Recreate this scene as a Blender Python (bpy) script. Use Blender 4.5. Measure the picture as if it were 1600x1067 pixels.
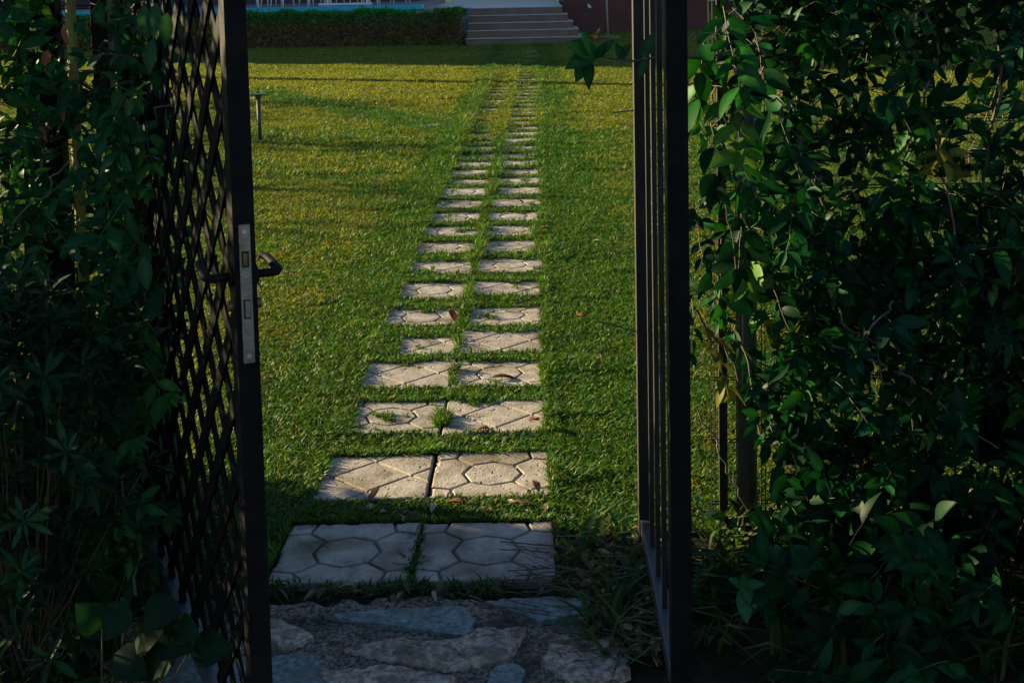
import bpy, math, random
import numpy as np
from mathutils import Matrix, Vector
R = math.radians
rng = np.random.default_rng(7)
random.seed(7)
for o in list(bpy.data.objects): bpy.data.objects.remove(o)
S = bpy.context.scene
C = S.collection

# ------------------------------------------------------------------ camera
H = 1.68
psi, pit, rol = 0.02, R(5.2), R(1.2)
Fv = Vector((-math.sin(psi)*math.cos(pit), math.cos(psi)*math.cos(pit), -math.sin(pit)))
Rv = Vector((math.cos(psi), math.sin(psi), 0)); Uv = Rv.cross(Fv)
R2 = Rv*math.cos(rol) - Uv*math.sin(rol); U2 = Uv*math.cos(rol) + Rv*math.sin(rol)
cam = bpy.data.cameras.new('camera'); camo = bpy.data.objects.new('camera', cam); C.objects.link(camo)
camo.matrix_world = Matrix(((R2.x, U2.x, -Fv.x, 0), (R2.y, U2.y, -Fv.y, 0), (R2.z, U2.z, -Fv.z, H), (0, 0, 0, 1)))
cam.sensor_fit = 'HORIZONTAL'; cam.sensor_width = 36; cam.lens = 45.0
cam.shift_y = -(533.5-150)/1600
cam.clip_start = 0.05; cam.clip_end = 2000
S.camera = camo

# ------------------------------------------------------------------ light
SUN_EL = 14.0
SUN_AZ = math.atan2(-0.918, 0.40)          # towards the sun, clockwise from +Y
w = bpy.data.worlds.new('World'); S.world = w; w.use_nodes = True
nt = w.node_tree; bg = nt.nodes['Background']
sky = nt.nodes.new('ShaderNodeTexSky'); sky.sky_type = 'NISHITA'; sky.sun_disc = False
sky.sun_elevation = R(SUN_EL); sky.sun_rotation = SUN_AZ; sky.air_density = 1.0; sky.dust_density = 0.3; sky.ozone_density = 2.6
nt.links.new(sky.outputs[0], bg.inputs[0]); bg.inputs[1].default_value = 0.054
sl = bpy.data.lights.new('sun', 'SUN'); sl.energy = 5.0; sl.angle = R(0.5); sl.color = (1.0, 0.82, 0.45)
so = bpy.data.objects.new('sun', sl); C.objects.link(so)
d = Vector((0.918*math.cos(R(SUN_EL)), -0.40*math.cos(R(SUN_EL)), -math.sin(R(SUN_EL))))
so.rotation_euler = d.to_track_quat('-Z', 'Y').to_euler()
S.view_settings.view_transform = 'Standard'; S.view_settings.look = 'None'
S.view_settings.exposure = 1.42; S.view_settings.gamma = 1.0
S.render.engine = 'CYCLES'

# ------------------------------------------------------------------ helpers
def tag(o, label=None, cat=None, group=None, kind=None):
    if label: o['label'] = label
    if cat: o['category'] = cat
    if group: o['group'] = group
    if kind: o['kind'] = kind
    return o
def empty(name, loc=(0, 0, 0), rz=0):
    o = bpy.data.objects.new(name, None); C.objects.link(o); o.location = loc; o.rotation_euler = (0, 0, rz); o.empty_display_size = .1
    return o
def link(name, me, parent=None):
    o = bpy.data.objects.new(name, me); C.objects.link(o)
    if parent: o.parent = parent
    return o
def npmesh(name, V, faces, m=None, tint=None, smooth=False):
    """V (n,3); faces list of (k,m) int arrays"""
    me = bpy.data.meshes.new(name)
    V = np.asarray(V, dtype=np.float32)
    me.vertices.add(len(V)); me.vertices.foreach_set('co', V.ravel())
    faces = [np.asarray(f, dtype=np.int32) for f in faces if len(f)]
    loops = np.concatenate([f.ravel() for f in faces])
    tot = np.concatenate([np.full(len(f), f.shape[1], dtype=np.int32) for f in faces])
    start = np.concatenate([[0], np.cumsum(tot)[:-1]]).astype(np.int32)
    me.loops.add(len(loops)); me.loops.foreach_set('vertex_index', loops)
    me.polygons.add(len(tot)); me.polygons.foreach_set('loop_start', start); me.polygons.foreach_set('loop_total', tot)
    if smooth: me.polygons.foreach_set('use_smooth', np.ones(len(tot), dtype=bool))
    if tint is not None:
        a = me.attributes.new('tint', 'FLOAT_COLOR', 'POINT')
        t = np.ones((len(V), 4), dtype=np.float32); t[:, :3] = tint
        a.data.foreach_set('color', t.ravel())
    me.update(calc_edges=True); me.validate()
    if m: me.materials.append(m)
    return me

class MB:
    def __init__(s): s.v = []; s.f = []
    def add(s, vs, fs):
        b = len(s.v); s.v += [tuple(v) for v in vs]; s.f += [tuple(i+b for i in f) for f in fs]
    def box(s, x0, x1, y0, y1, z0, z1, M=None):
        vs = [(x, y, z) for z in (z0, z1) for y in (y0, y1) for x in (x0, x1)]
        if M is not None: vs = [tuple(M @ Vector(v)) for v in vs]
        s.add(vs, [(0, 2, 3, 1), (4, 5, 7, 6), (0, 1, 5, 4), (2, 6, 7, 3), (0, 4, 6, 2), (1, 3, 7, 5)])
    def bar(s, a, b, w, h, up=(0, 0, 1)):
        a = Vector(a); b = Vector(b); d = (b-a).normalized(); u = Vector(up)
        if abs(d.dot(u)) > .98: u = Vector((0, 1, 0))
        x = d.cross(u).normalized(); y = x.cross(d).normalized()
        vs = [p + x*sx*w/2 + y*sy*h/2 for p in (a, b) for sx, sy in ((-1, -1), (1, -1), (1, 1), (-1, 1))]
        s.add(vs, [(0, 1, 2, 3), (7, 6, 5, 4), (0, 4, 5, 1), (1, 5, 6, 2), (2, 6, 7, 3), (3, 7, 4, 0)])
    def tube(s, pts, r, n=8, cap=True):
        pts = [Vector(p) for p in pts]; rs = r if hasattr(r, '__len__') else [r]*len(pts)
        b = len(s.v); prev = None
        for i, p in enumerate(pts):
            t = (pts[min(i+1, len(pts)-1)]-pts[max(i-1, 0)]).normalized()
            if prev is None:
                u = Vector((0, 0, 1)) if abs(t.z) < .9 else Vector((1, 0, 0)); x = t.cross(u).normalized()
            else: x = (prev - t*prev.dot(t)).normalized()
            prev = x; y = t.cross(x)
            for k in range(n):
                a = 2*math.pi*k/n; s.v.append(tuple(p + (x*math.cos(a)+y*math.sin(a))*rs[i]))
        for i in range(len(pts)-1):
            for k in range(n):
                s.f.append((b+i*n+k, b+i*n+(k+1) % n, b+(i+1)*n+(k+1) % n, b+(i+1)*n+k))
        if cap:
            s.f.append(tuple(b+k for k in range(n))[::-1]); s.f.append(tuple(b+(len(pts)-1)*n+k for k in range(n)))
    def build(s, name, m, parent=None, bevel=0, smooth=False, seg=2):
        me = bpy.data.meshes.new(name); me.from_pydata(s.v, [], s.f); me.materials.append(m); me.update()
        if smooth: me.polygons.foreach_set('use_smooth', np.ones(len(me.polygons), dtype=bool))
        o = link(name, me, parent)
        if bevel:
            b = o.modifiers.new('bevel', 'BEVEL'); b.width = bevel; b.segments = seg; b.limit_method = 'ANGLE'
        return o

def vnoise(x, y, sc, seed=0):
    """smooth value noise 0..1"""
    x = np.asarray(x)/sc + 1000; y = np.asarray(y)/sc + 1000
    xi = np.floor(x).astype(np.int64); yi = np.floor(y).astype(np.int64); fx = x-xi; fy = y-yi
    fx = fx*fx*(3-2*fx); fy = fy*fy*(3-2*fy)
    def h(a, b):
        n = (a*374761393 + b*668265263 + seed*974634777) & 0x7fffffff
        n = ((n ^ (n >> 13))*1274126177) & 0x7fffffff
        return ((n ^ (n >> 16)) & 0xffff)/65535.0
    return (h(xi, yi)*(1-fx)+h(xi+1, yi)*fx)*(1-fy)+(h(xi, yi+1)*(1-fx)+h(xi+1, yi+1)*fx)*fy

# ------------------------------------------------------------------ materials
def newmat(name):
    m = bpy.data.materials.new(name); m.use_nodes = True; t = m.node_tree; p = t.nodes['Principled BSDF']
    return m, t, p
def noise_mat(name, c1, c2, scale=8, rough=.6, bump=.2, bscale=60, metal=0, detail=6, c3=None, s3=2.0, spec=.5, dist=.004, lo=.35):
    m, t, p = newmat(name); N = t.nodes; L = t.links
    tc = N.new('ShaderNodeTexCoord')
    n1 = N.new('ShaderNodeTexNoise'); n1.inputs['Scale'].default_value = scale; n1.inputs['Detail'].default_value = detail; n1.inputs['Roughness'].default_value = .65
    L.new(tc.outputs['Object'], n1.inputs['Vector'])
    cr = N.new('ShaderNodeValToRGB'); cr.color_ramp.elements[0].position = lo; cr.color_ramp.elements[1].position = 1-lo
    cr.color_ramp.elements[0].color = (*c1, 1); cr.color_ramp.elements[1].color = (*c2, 1)
    L.new(n1.outputs[0], cr.inputs[0]); col = cr.outputs[0]
    if c3:
        n3 = N.new('ShaderNodeTexNoise'); n3.inputs['Scale'].default_value = s3; n3.inputs['Detail'].default_value = 8; L.new(tc.outputs['Object'], n3.inputs['Vector'])
        r3 = N.new('ShaderNodeValToRGB'); r3.color_ramp.elements[0].position = .5; r3.color_ramp.elements[1].position = .7; L.new(n3.outputs[0], r3.inputs[0])
        mx = N.new('ShaderNodeMix'); mx.data_type = 'RGBA'; L.new(r3.outputs[0], mx.inputs[0]); L.new(col, mx.inputs[6]); mx.inputs[7].default_value = (*c3, 1); col = mx.outputs[2]
    L.new(col, p.inputs['Base Color'])
    p.inputs['Roughness'].default_value = rough; p.inputs['Metallic'].default_value = metal; p.inputs['Specular IOR Level'].default_value = spec
    if bump:
        n2 = N.new('ShaderNodeTexNoise'); n2.inputs['Scale'].default_value = bscale; n2.inputs['Detail'].default_value = 8; L.new(tc.outputs['Object'], n2.inputs['Vector'])
        b = N.new('ShaderNodeBump'); b.inputs['Strength'].default_value = bump; b.inputs['Distance'].default_value = dist
        L.new(n2.outputs[0], b.inputs['Height']); L.new(b.outputs[0], p.inputs['Normal'])
    return m
def leaf_mat(name, rough=.4, trans=.35, spec=.5, tcol=(1.3, 1.15, .35)):
    m, t, p = newmat(name); N = t.nodes; L = t.links
    a = N.new('ShaderNodeAttribute'); a.attribute_name = 'tint'
    L.new(a.outputs['Color'], p.inputs['Base Color']); p.inputs['Roughness'].default_value = rough; p.inputs['Specular IOR Level'].default_value = spec
    tr = N.new('ShaderNodeBsdfTranslucent'); mul = N.new('ShaderNodeMix'); mul.data_type = 'RGBA'; mul.blend_type = 'MULTIPLY'; mul.inputs[0].default_value = 1
    L.new(a.outputs['Color'], mul.inputs[6]); mul.inputs[7].default_value = (*tcol, 1); L.new(mul.outputs[2], tr.inputs[0])
    mx = N.new('ShaderNodeMixShader'); mx.inputs[0].default_value = trans
    L.new(p.outputs[0], mx.inputs[1]); L.new(tr.outputs[0], mx.inputs[2]); L.new(mx.outputs[0], N['Material Output'].inputs[0])
    return m
M = {}
M['lattice'] = noise_mat('matt_black', (.003, .003, .0035), (.006, .0055, .006), 12, .75, .1, 220, spec=.12)
M['black'] = noise_mat('black_paint', (.0045, .0045, .006), (.008, .008, .0105), 12, .65, .2, 220, spec=.13, c3=(.016, .011, .009), s3=14)
M['rust'] = noise_mat('rusty_dark_paint', (.007, .005, .005), (.012, .008, .008), 25, .6, .35, 160, c3=(.03, .014, .009), s3=9)
M['barpaint'] = noise_mat('rust_yellow_paint', (.012, .010, .004), (.032, .025, .008), 14, .6, .2, 90)
M['lightrail'] = noise_mat('worn_grey_paint', (.035, .042, .060), (.065, .075, .10), 14, .45, .2, 120, c3=(.10, .07, .05), s3=12)
M['steel'] = noise_mat('zinc_plate', (.26, .27, .29), (.40, .40, .40), 30, .38, .15, 200, metal=.8, c3=(.30, .17, .08), s3=22)
M['screw'] = noise_mat('screw_steel', (.7, .7, .7), (.8, .8, .8), 40, .3, 0, metal=.9)
M['hole'] = noise_mat('lock_recess', (.010, .010, .010), (.03, .02, .015), 40, .7, 0)
M['brass'] = noise_mat('tarnished_brass', (.20, .09, .05), (.30, .15, .08), 40, .5, .1, metal=.6)
M['galv'] = noise_mat('galvanised_tube', (.08, .085, .10), (.15, .155, .17), 30, .5, .15, 90, metal=.3, c3=(.10, .09, .08), s3=6)
M['wire'] = noise_mat('dull_wire', (.012, .012, .012), (.022, .02, .018), 20, .55, 0, metal=.3)
M['slab'] = noise_mat('pale_concrete', (.37, .32, .285), (.53, .465, .42), 16, .85, .6, 170, c3=(.23, .185, .145), s3=5, spec=.25, dist=.003)
M['cement'] = noise_mat('rough_cement', (.12, .095, .08), (.50, .42, .36), 75, .95, 1.0, 180, c3=(.09, .07, .055), s3=7, spec=.2, dist=.012, detail=10, lo=.42)
M['slate'] = noise_mat('blue_slate', (.12, .17, .18), (.28, .35, .36), 60, .6, .6, 60, c3=(.20, .19, .17), s3=14, spec=.3, dist=.006, detail=10, lo=.42)
M['pinkstone'] = noise_mat('pink_flagstone', (.28, .20, .155), (.74, .59, .50), 50, .8, .9, 50, c3=(.22, .16, .12), s3=9, spec=.25, dist=.01, detail=10, lo=.40)
M['soil'] = noise_mat('soil', (.030, .024, .014), (.06, .05, .028), 14, .95, .8, 60, c3=(.03, .04, .012), s3=1.3, spec=.1, dist=.01)
def slab_dirt(m):
    t = m.node_tree; N = t.nodes; L = t.links; p = N['Principled BSDF']; src = p.inputs['Base Color'].links[0].from_socket
    a = N.new('ShaderNodeAttribute'); a.attribute_name = 'tint'; oi = N.new('ShaderNodeObjectInfo')
    mul = N.new('ShaderNodeMix'); mul.data_type = 'RGBA'; mul.blend_type = 'MULTIPLY'; mul.inputs[0].default_value = 1
    L.new(src, mul.inputs[6]); L.new(a.outputs['Color'], mul.inputs[7])
    hs = N.new('ShaderNodeHueSaturation'); mr = N.new('ShaderNodeMapRange'); mr.inputs['To Min'].default_value = .90; mr.inputs['To Max'].default_value = 1.12
    L.new(oi.outputs['Random'], mr.inputs[0]); L.new(mr.outputs[0], hs.inputs['Value']); L.new(mul.outputs[2], hs.inputs['Color']); L.new(hs.outputs[0], p.inputs['Base Color'])
    tc = [n for n in N if n.type == 'TEX_COORD'][0]; ad = N.new('ShaderNodeVectorMath'); ad.operation = 'ADD'; L.new(tc.outputs['Object'], ad.inputs[0])
    sc = N.new('ShaderNodeVectorMath'); sc.operation = 'SCALE'; L.new(oi.outputs['Location'], sc.inputs[0]); sc.inputs['Scale'].default_value = 3.7; L.new(sc.outputs[0], ad.inputs[1])
    for n in N:
        if n.type == 'TEX_NOISE': L.new(ad.outputs[0], n.inputs['Vector'])
slab_dirt(M['slab'])
M['lawnbase'] = noise_mat('far_lawn', (.035, .055, .012), (.075, .085, .02), 3, .95, .9, 35, c3=(.10, .09, .03), s3=.5, spec=.1, dist=.02)
M['wood'] = noise_mat('vine_bark', (.09, .065, .05), (.20, .16, .13), 30, .8, .5, 90)
M['twig'] = noise_mat('green_twig', (.05, .055, .025), (.12, .075, .045), 12, .6, 0)
M['hedgeleaf'] = leaf_mat('hedge_leaf', .8, .12, .05)
M['leaf'] = leaf_mat('vine_leaf', .5, .24, .14)
M['grass'] = leaf_mat('grass_blade', .55, .42, .35, (1.35, 1.1, .35))
M['litter'] = leaf_mat('dry_leaf', .8, .15, .2, (1.1, 1, .8))
M['bollard'] = noise_mat('brown_metal', (.055, .038, .028), (.085, .06, .045), 20, .5, .2, 100)
M['lampglass'] = noise_mat('frosted_globe', (.75, .73, .68), (.82, .80, .75), 10, .3, 0)
M['riser'] = noise_mat('brown_tile_riser', (.17, .105, .080), (.23, .15, .12), 2.5, .7, .2, 30)
M['nosing'] = noise_mat('pale_nosing', (.44, .38, .35), (.52, .46, .42), 10, .6, 0)
M['deck'] = noise_mat('deck_tiles', (.26, .27, .30), (.34, .35, .38), 3, .45, .05, 20)
M['deckgrey'] = noise_mat('deck_grey', (.20, .18, .18), (.28, .25, .25), 3, .6, .05, 20)
M['pool'] = noise_mat('turquoise_coping', (.015, .46, .64), (.03, .54, .72), 4, .35, 0)
M['fascia'] = noise_mat('deck_wall', (.24, .22, .18), (.36, .32, .26), 4, .8, .3, 20)
M['maroon'] = noise_mat('maroon_wall', (.11, .035, .030), (.15, .05, .042), 1.6, .7, .2, 25)
M['purple'] = noise_mat('dark_house_wall', (.045, .032, .045), (.065, .048, .06), 1.2, .7, .1, 20)
M['white'] = noise_mat('white_plastic', (.72, .74, .78), (.80, .81, .83), 6, .4, 0)
M['whitewall'] = noise_mat('white_wall', (.62, .64, .70), (.72, .73, .78), 2, .7, .1, 20)
M['plaster'] = noise_mat('cream_plaster', (.45, .40, .32), (.55, .50, .41), 1.5, .8, .2, 15)
M['tile'] = noise_mat('roof_tile', (.22, .10, .06), (.32, .15, .09), 5, .8, .4, 8)
M['glass'] = noise_mat('dark_glass', (.02, .025, .03), (.03, .035, .04), 2, .08, 0)
M['cane'] = noise_mat('sunlit_yellow_cane', (.17, .15, .02), (.34, .30, .045), 6, .6, .2, 60, c3=(.12, .06, .03), s3=5)  # sunlight is put into the yellow; the cane itself stands in shade
M['orange'] = noise_mat('orange_plastic', (.55, .13, .05), (.6, .17, .06), 8, .5, 0)

def ground_mat(m):
    t = m.node_tree; N = t.nodes; L = t.links; p = N['Principled BSDF']; src = p.inputs['Base Color'].links[0].from_socket
    tc = N.new('ShaderNodeTexCoord'); sp = N.new('ShaderNodeSeparateXYZ'); L.new(tc.outputs['Object'], sp.inputs[0])
    mr = N.new('ShaderNodeMapRange'); mr.inputs['From Min'].default_value = 6; mr.inputs['From Max'].default_value = 14; L.new(sp.outputs['Y'], mr.inputs[0])
    n = N.new('ShaderNodeTexNoise'); n.inputs['Scale'].default_value = 1.1; n.inputs['Detail'].default_value = 10; n.inputs['Roughness'].default_value = .7; L.new(tc.outputs['Object'], n.inputs['Vector'])
    cr = N.new('ShaderNodeValToRGB'); cr.color_ramp.elements[0].position = .35; cr.color_ramp.elements[1].position = .68
    cr.color_ramp.elements[0].color = (.040, .085, .018, 1); cr.color_ramp.elements[1].color = (.085, .125, .022, 1); L.new(n.outputs[0], cr.inputs[0])
    mx = N.new('ShaderNodeMix'); mx.data_type = 'RGBA'; L.new(mr.outputs[0], mx.inputs[0]); L.new(src, mx.inputs[6]); L.new(cr.outputs[0], mx.inputs[7]); L.new(mx.outputs[2], p.inputs['Base Color'])
# ------------------------------------------------------------------ ground
g = 8
xs = np.concatenate([np.linspace(-300, -14, 12), np.linspace(-12, 12, 97), np.linspace(14, 300, 12)])
ys = np.concatenate([np.linspace(-60, 0, 7), np.linspace(.25, 40, 160), np.linspace(44, 500, 20)])
X, Y = np.meshgrid(xs, ys)
Z = (vnoise(X, Y, 1.7, 3)-.5)*.016 - .004
Z = np.where((np.abs(X+.38) < .55) | (Y < 4.2), -.012, Z)
nx, ny = len(xs), len(ys)
idx = np.arange(nx*ny).reshape(ny, nx)
F = np.stack([idx[:-1, :-1], idx[:-1, 1:], idx[1:, 1:], idx[1:, :-1]], -1).reshape(-1, 4)
o = link('ground', npmesh('ground', np.stack([X, Y, Z], -1).reshape(-1, 3), [F], M['soil'], smooth=True))
tag(o, kind='structure')
ground_mat(M['soil'])

# the threshold of rough cement in front of the gate
def rough_sheet(name, x0, x1, y0, y1, z, amp, m, edge=.05, n=150):
    a = np.linspace(0, 1, n); Xa, Ya = np.meshgrid(a, a)
    Xw = x0+(x1-x0)*Xa; Yw = y0+(y1-y0)*Ya
    Zw = z + amp*(vnoise(Xw, Yw, .11, 5)-.5) + amp*.6*(vnoise(Xw, Yw, .03, 6)-.5) + amp*.45*(vnoise(Xw, Yw, .012, 8)-.5) + amp*.25*(vnoise(Xw, Yw, .005, 12)-.5)
    e = np.minimum.reduce([Xw-x0, x1-Xw, Yw-y0, y1-Yw]); k = np.clip(e/edge + (vnoise(Xw, Yw, .05, 9)-.5), 0, 1)
    Zw = Zw*k + (-.03)*(1-k)
    id_ = np.arange(n*n).reshape(n, n)
    F = np.stack([id_[:-1, :-1], id_[:-1, 1:], id_[1:, 1:], id_[1:, :-1]], -1).reshape(-1, 4)
    return link(name, npmesh(name, np.stack([Xw, Yw, Zw], -1).reshape(-1, 3), [F], m, smooth=True))
o = rough_sheet('path', -1.15, .21, 1.9, 3.40, .0, .010, M['cement'], .07, 420)
tag(o, kind='structure')

# ------------------------------------------------------------------ path slabs
def sdseg(X, Y, segs):
    D = np.full(X.shape, 9.)
    for (ax, ay), (bx, by) in segs:
        dx, dy = bx-ax, by-ay; t = np.clip(((X-ax)*dx+(Y-ay)*dy)/(dx*dx+dy*dy), 0, 1)
        D = np.minimum(D, np.hypot(X-ax-t*dx, Y-ay-t*dy))
    return D
def oct_segs():
    r = .235*1.9; q = .31*1.15
    pts = [(.50, 0), (.36, .36), (0, .50), (-.36, .36), (-.50, 0), (-.36, -.36), (0, -.50), (.36, -.36)]
    s = [(pts[i], pts[(i+1) % 8]) for i in range(8)]
    for sx in (1, -1):
        for sy in (1, -1):
            s += [((.36*sx, .36*sy), (.66*sx, .66*sy)), ((.66*sx, .66*sy), (.58*sx, 1.05*sy)), ((.66*sx, .66*sy), (1.05*sx, .58*sy))]
    return s
def dia_segs():
    s = []
    for c in (-.67, .67):
        s += [((-1.05, -1.05+c), (1.05, 1.05+c)), ((-1.05, 1.05+c), (1.05, -1.05+c))]
    return s
def crack_segs(seed):
    r = random.Random(seed); s = []; p = (-1.02, r.uniform(-.3, .4))
    while p[0] < 1.02:
        q = (p[0]+r.uniform(.08, .2), p[1]+r.uniform(-.14, .14)); s.append((p, q)); p = q
    return s
def slab_mesh(name, segs, n, seed, crack=None):
    h = .2; a = np.linspace(-h, h, n); X, Y = np.meshgrid(a, a)
    D = sdseg(X/h, Y/h, segs)*h
    gw = .0055; k = np.clip((D-gw*.5)/(gw*.7), 0, 1); k = k*k*(3-2*k)
    wear = vnoise(X+seed*3, Y, .07, seed)
    z = -.011*(1-k)*np.clip(.45+wear*1.3, 0, 1)
    z += .0012*(vnoise(X+seed, Y, .035, 2)-.5)+.0007*(vnoise(X+seed, Y, .009, 3)-.5)
    pit = vnoise(X+seed*7, Y, .011, 11); z -= .0016*(pit > .9)
    if crack:
        Dc = sdseg(X/h, Y/h, crack)*h; z -= .006*(Dc < .0022)
    e = h-np.maximum(np.abs(X), np.abs(Y)); z -= .005*np.clip(1-e/.006, 0, 1)**2; chip = vnoise(X+seed*2, Y+seed, .028, 41); z -= .010*np.clip((chip-.62)*5, 0, 1)*np.clip(1-e/.013, 0, 1)
    Xn = X + .0025*(vnoise(X, Y, .04, 21+seed)-.5)*(e < .004); Yn = Y + .0025*(vnoise(X, Y, .04, 22+seed)-.5)*(e < .004)
    V = np.stack([Xn, Yn, z], -1).reshape(-1, 3)
    id_ = np.arange(n*n).reshape(n, n)
    F = np.stack([id_[:-1, :-1], id_[:-1, 1:], id_[1:, 1:], id_[1:, :-1]], -1).reshape(-1, 4)
    ring = np.concatenate([id_[0, :-1], id_[:-1, -1], id_[-1, :0:-1], id_[:0:-1, 0]])
    low = V[ring].copy(); low[:, 2] = -.055; b = len(V); m = len(ring)
    up = V[ring].copy(); V = np.concatenate([V, up, low]); j = np.arange(m); jn = (j+1) % m
    F2 = np.stack([b+m+j, b+m+jn, b+jn, b+j], -1)
    dirt = np.clip((1-k)*1.3, 0, 1)*.55+.35*np.clip(1-e/.012, 0, 1)+.6*np.clip((vnoise(X+seed*5, Y, .06, 31)-.5)*3, 0, 1)*(vnoise(X+seed, Y, .013, 32))+.25*np.clip(1-e/.05, 0, 1)*vnoise(X, Y+seed, .02, 33)
    t0 = (1-np.clip(dirt, 0, .75))[..., None]*np.ones(3)+np.clip(dirt, 0, .75)[..., None]*np.array([.30, .25, .17])
    t0 = t0.reshape(-1, 3); T0 = np.concatenate([t0, np.full((2*m, 3), .45)])
    return npmesh(name, V, [F, F2], M['slab'], T0, smooth=True)
SM = {}
for k, sg in (('octagon', oct_segs()), ('diamond', dia_segs())):
    for v in (0, 1):
        SM[k, v, 1] = slab_mesh('paving_slab', sg, 190, 3+v*4+(k == 'diamond'))
        SM[k, v, 0] = slab_mesh('paving_slab', sg, 60, 3+v*4+(k == 'diamond'))
    SM[k, 2, 1] = slab_mesh('paving_slab', sg, 150, 17, crack_segs(4)); SM[k, 2, 0] = SM[k, 0, 0]
rowY = [3.43, 4.015, 4.60, 5.14, 5.61, 6.07, 6.63, 7.21, 7.76, 8.26, 8.77, 9.29, 9.84, 10.35, 10.83, 11.35, 11.87, 12.41, 13.0, 13.58, 14.13, 14.66]
while rowY[-1] < 31.8: rowY.append(rowY[-1]+.535)
patL = 'octagon diamond octagon diamond diamond octagon octagon diamond octagon octagon'.split()
patR = 'octagon octagon diamond octagon diamond octagon diamond octagon diamond octagon'.split()
ordw = ['first', 'second', 'third', 'fourth', 'fifth', 'sixth', 'seventh', 'eighth', 'ninth', 'tenth', 'eleventh', 'twelfth', 'thirteenth', 'fourteenth', 'fifteenth', 'sixteenth', 'seventeenth', 'eighteenth', 'nineteenth']
tens = {2: 'twentieth', 3: 'thirtieth', 4: 'fortieth', 5: 'fiftieth'}
tn = {2: 'twenty', 3: 'thirty', 4: 'forty', 5: 'fifty'}
def ordinal(i):
    if i < 19: return ordw[i]
    n = i+1
    return tens[n//10] if n % 10 == 0 else tn[n//10]+'-'+ordw[n % 10-1]
slabs = []      # (cx, cy, rot, side, row)
for i, y in enumerate(rowY):
    for side, xc in ((0, -.59), (1, -.178)):
        pat = (patL, patR)[side][i] if i < 10 else random.choice(['octagon', 'diamond'])
        v = random.choice((0, 1)) if i not in (8, 9) else 2
        lod = 1 if i < 10 else 0
        o = link('paving_slab', SM[pat, v, lod])
        rz = R(random.uniform(-1.3, 1.3)) + (random.choice((0, 1, 2, 3))*math.pi/2 if pat == 'octagon' or i > 3 else 0)
        if i == 0: rz = R((-.4, .5)[side])
        if i == 0: xc = (-.588, -.176)[side]
        cx = xc + random.uniform(-.012, .012)*(i > 0); cy = y+.2+random.uniform(-.012, .012)*(i > 0)
        o.location = (cx, cy, .010+random.uniform(-.004, .003)); o.rotation_euler = (R(random.uniform(-.7, .7)), R(random.uniform(-.7, .7)), rz)
        sd = ('left', 'right')[side]
        pd = {'octagon': 'octagon grooves', 'diamond': 'crossing diagonal grooves'}[pat]
        if i == 0: lb = f'square concrete slab with octagon grooves, {sd} one of the shaded pair at the gate threshold'
        elif i < 10: lb = f'square pale concrete slab with {pd}, {sd} one in the {ordinal(i)} row from the gate'
        else: lb = f'square pale concrete slab sunk in grass, {sd} one in the {ordinal(i)} row from the gate'
        tag(o, lb, 'paving slab', 'concrete slabs paired along the garden path')
        slabs.append((cx, cy, rz, side, i))
# side path of nearly buried slabs crossing the left lawn
side_st = [(-.93, 14.42), (-1.22, 14.82), (-2.22, 16.1)]
sd_lab = ['half hidden slab on left lawn, nearest to the main path', 'bright half hidden slab on left lawn, second from the main path', 'lone nearly buried slab in the middle of the grassy side path']
for k, (x, y) in enumerate(side_st):
    o = link('paving_slab', SM['octagon', 0, 0]); o.location = (x, y, .008); o.rotation_euler = (0, 0, R(40))
    tag(o, sd_lab[k], 'paving slab', 'slabs of the side path over the left lawn')

# ------------------------------------------------------------------ flagstones in the threshold
def flag(poly, z, th, m, label, seed, amp=.005):
    """irregular stone: polygon outline roughened, domed top"""
    r = random.Random(seed); P = []
    n = len(poly)
    for i in range(n):
        a = Vector(poly[i]); b = Vector(poly[(i+1) % n]); L = (b-a).length; k = max(2, int(L/.012))
        nr = Vector((b.y-a.y, a.x-b.x)).normalized()
        for j in range(k):
            t = j/k; P.append(a.lerp(b, t)+nr*(r.uniform(-.0035, .0035)))
    c = sum(P, Vector((0, 0)))/len(P); m_ = len(P); V = []; Fq = []; Ft = []
    rings = [(1.0, -.02), (.995, th*.8), (.985, th), (.94, th), (.88, th), (.8, th), (.7, th), (.6, th), (.5, th), (.4, th), (.28, th), (.15, th)]
    for s, h in rings:
        for p in P:
            q = c+(p-c)*s
            zz = z+h+(amp*(float(vnoise(q.x, q.y, .05, seed))-.5)+amp*1.0*(float(vnoise(q.x, q.y, .018, seed+1))-.5) if h > 0 else 0)
            V.append((q.x, q.y, zz))
    for k in range(len(rings)-1):
        for j in range(m_): Fq.append((k*m_+j, k*m_+(j+1) % m_, (k+1)*m_+(j+1) % m_, (k+1)*m_+j))
    V.append((c.x, c.y, z+th)); b = (len(rings)-1)*m_
    for j in range(m_): Ft.append((b+j, b+(j+1) % m_, len(V)-1))
    o = link('flagstone', npmesh('flagstone', V, [Fq, Ft], m, smooth=True))
    return tag(o, label, 'flagstone', 'flat stones set in the cement threshold')
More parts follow.
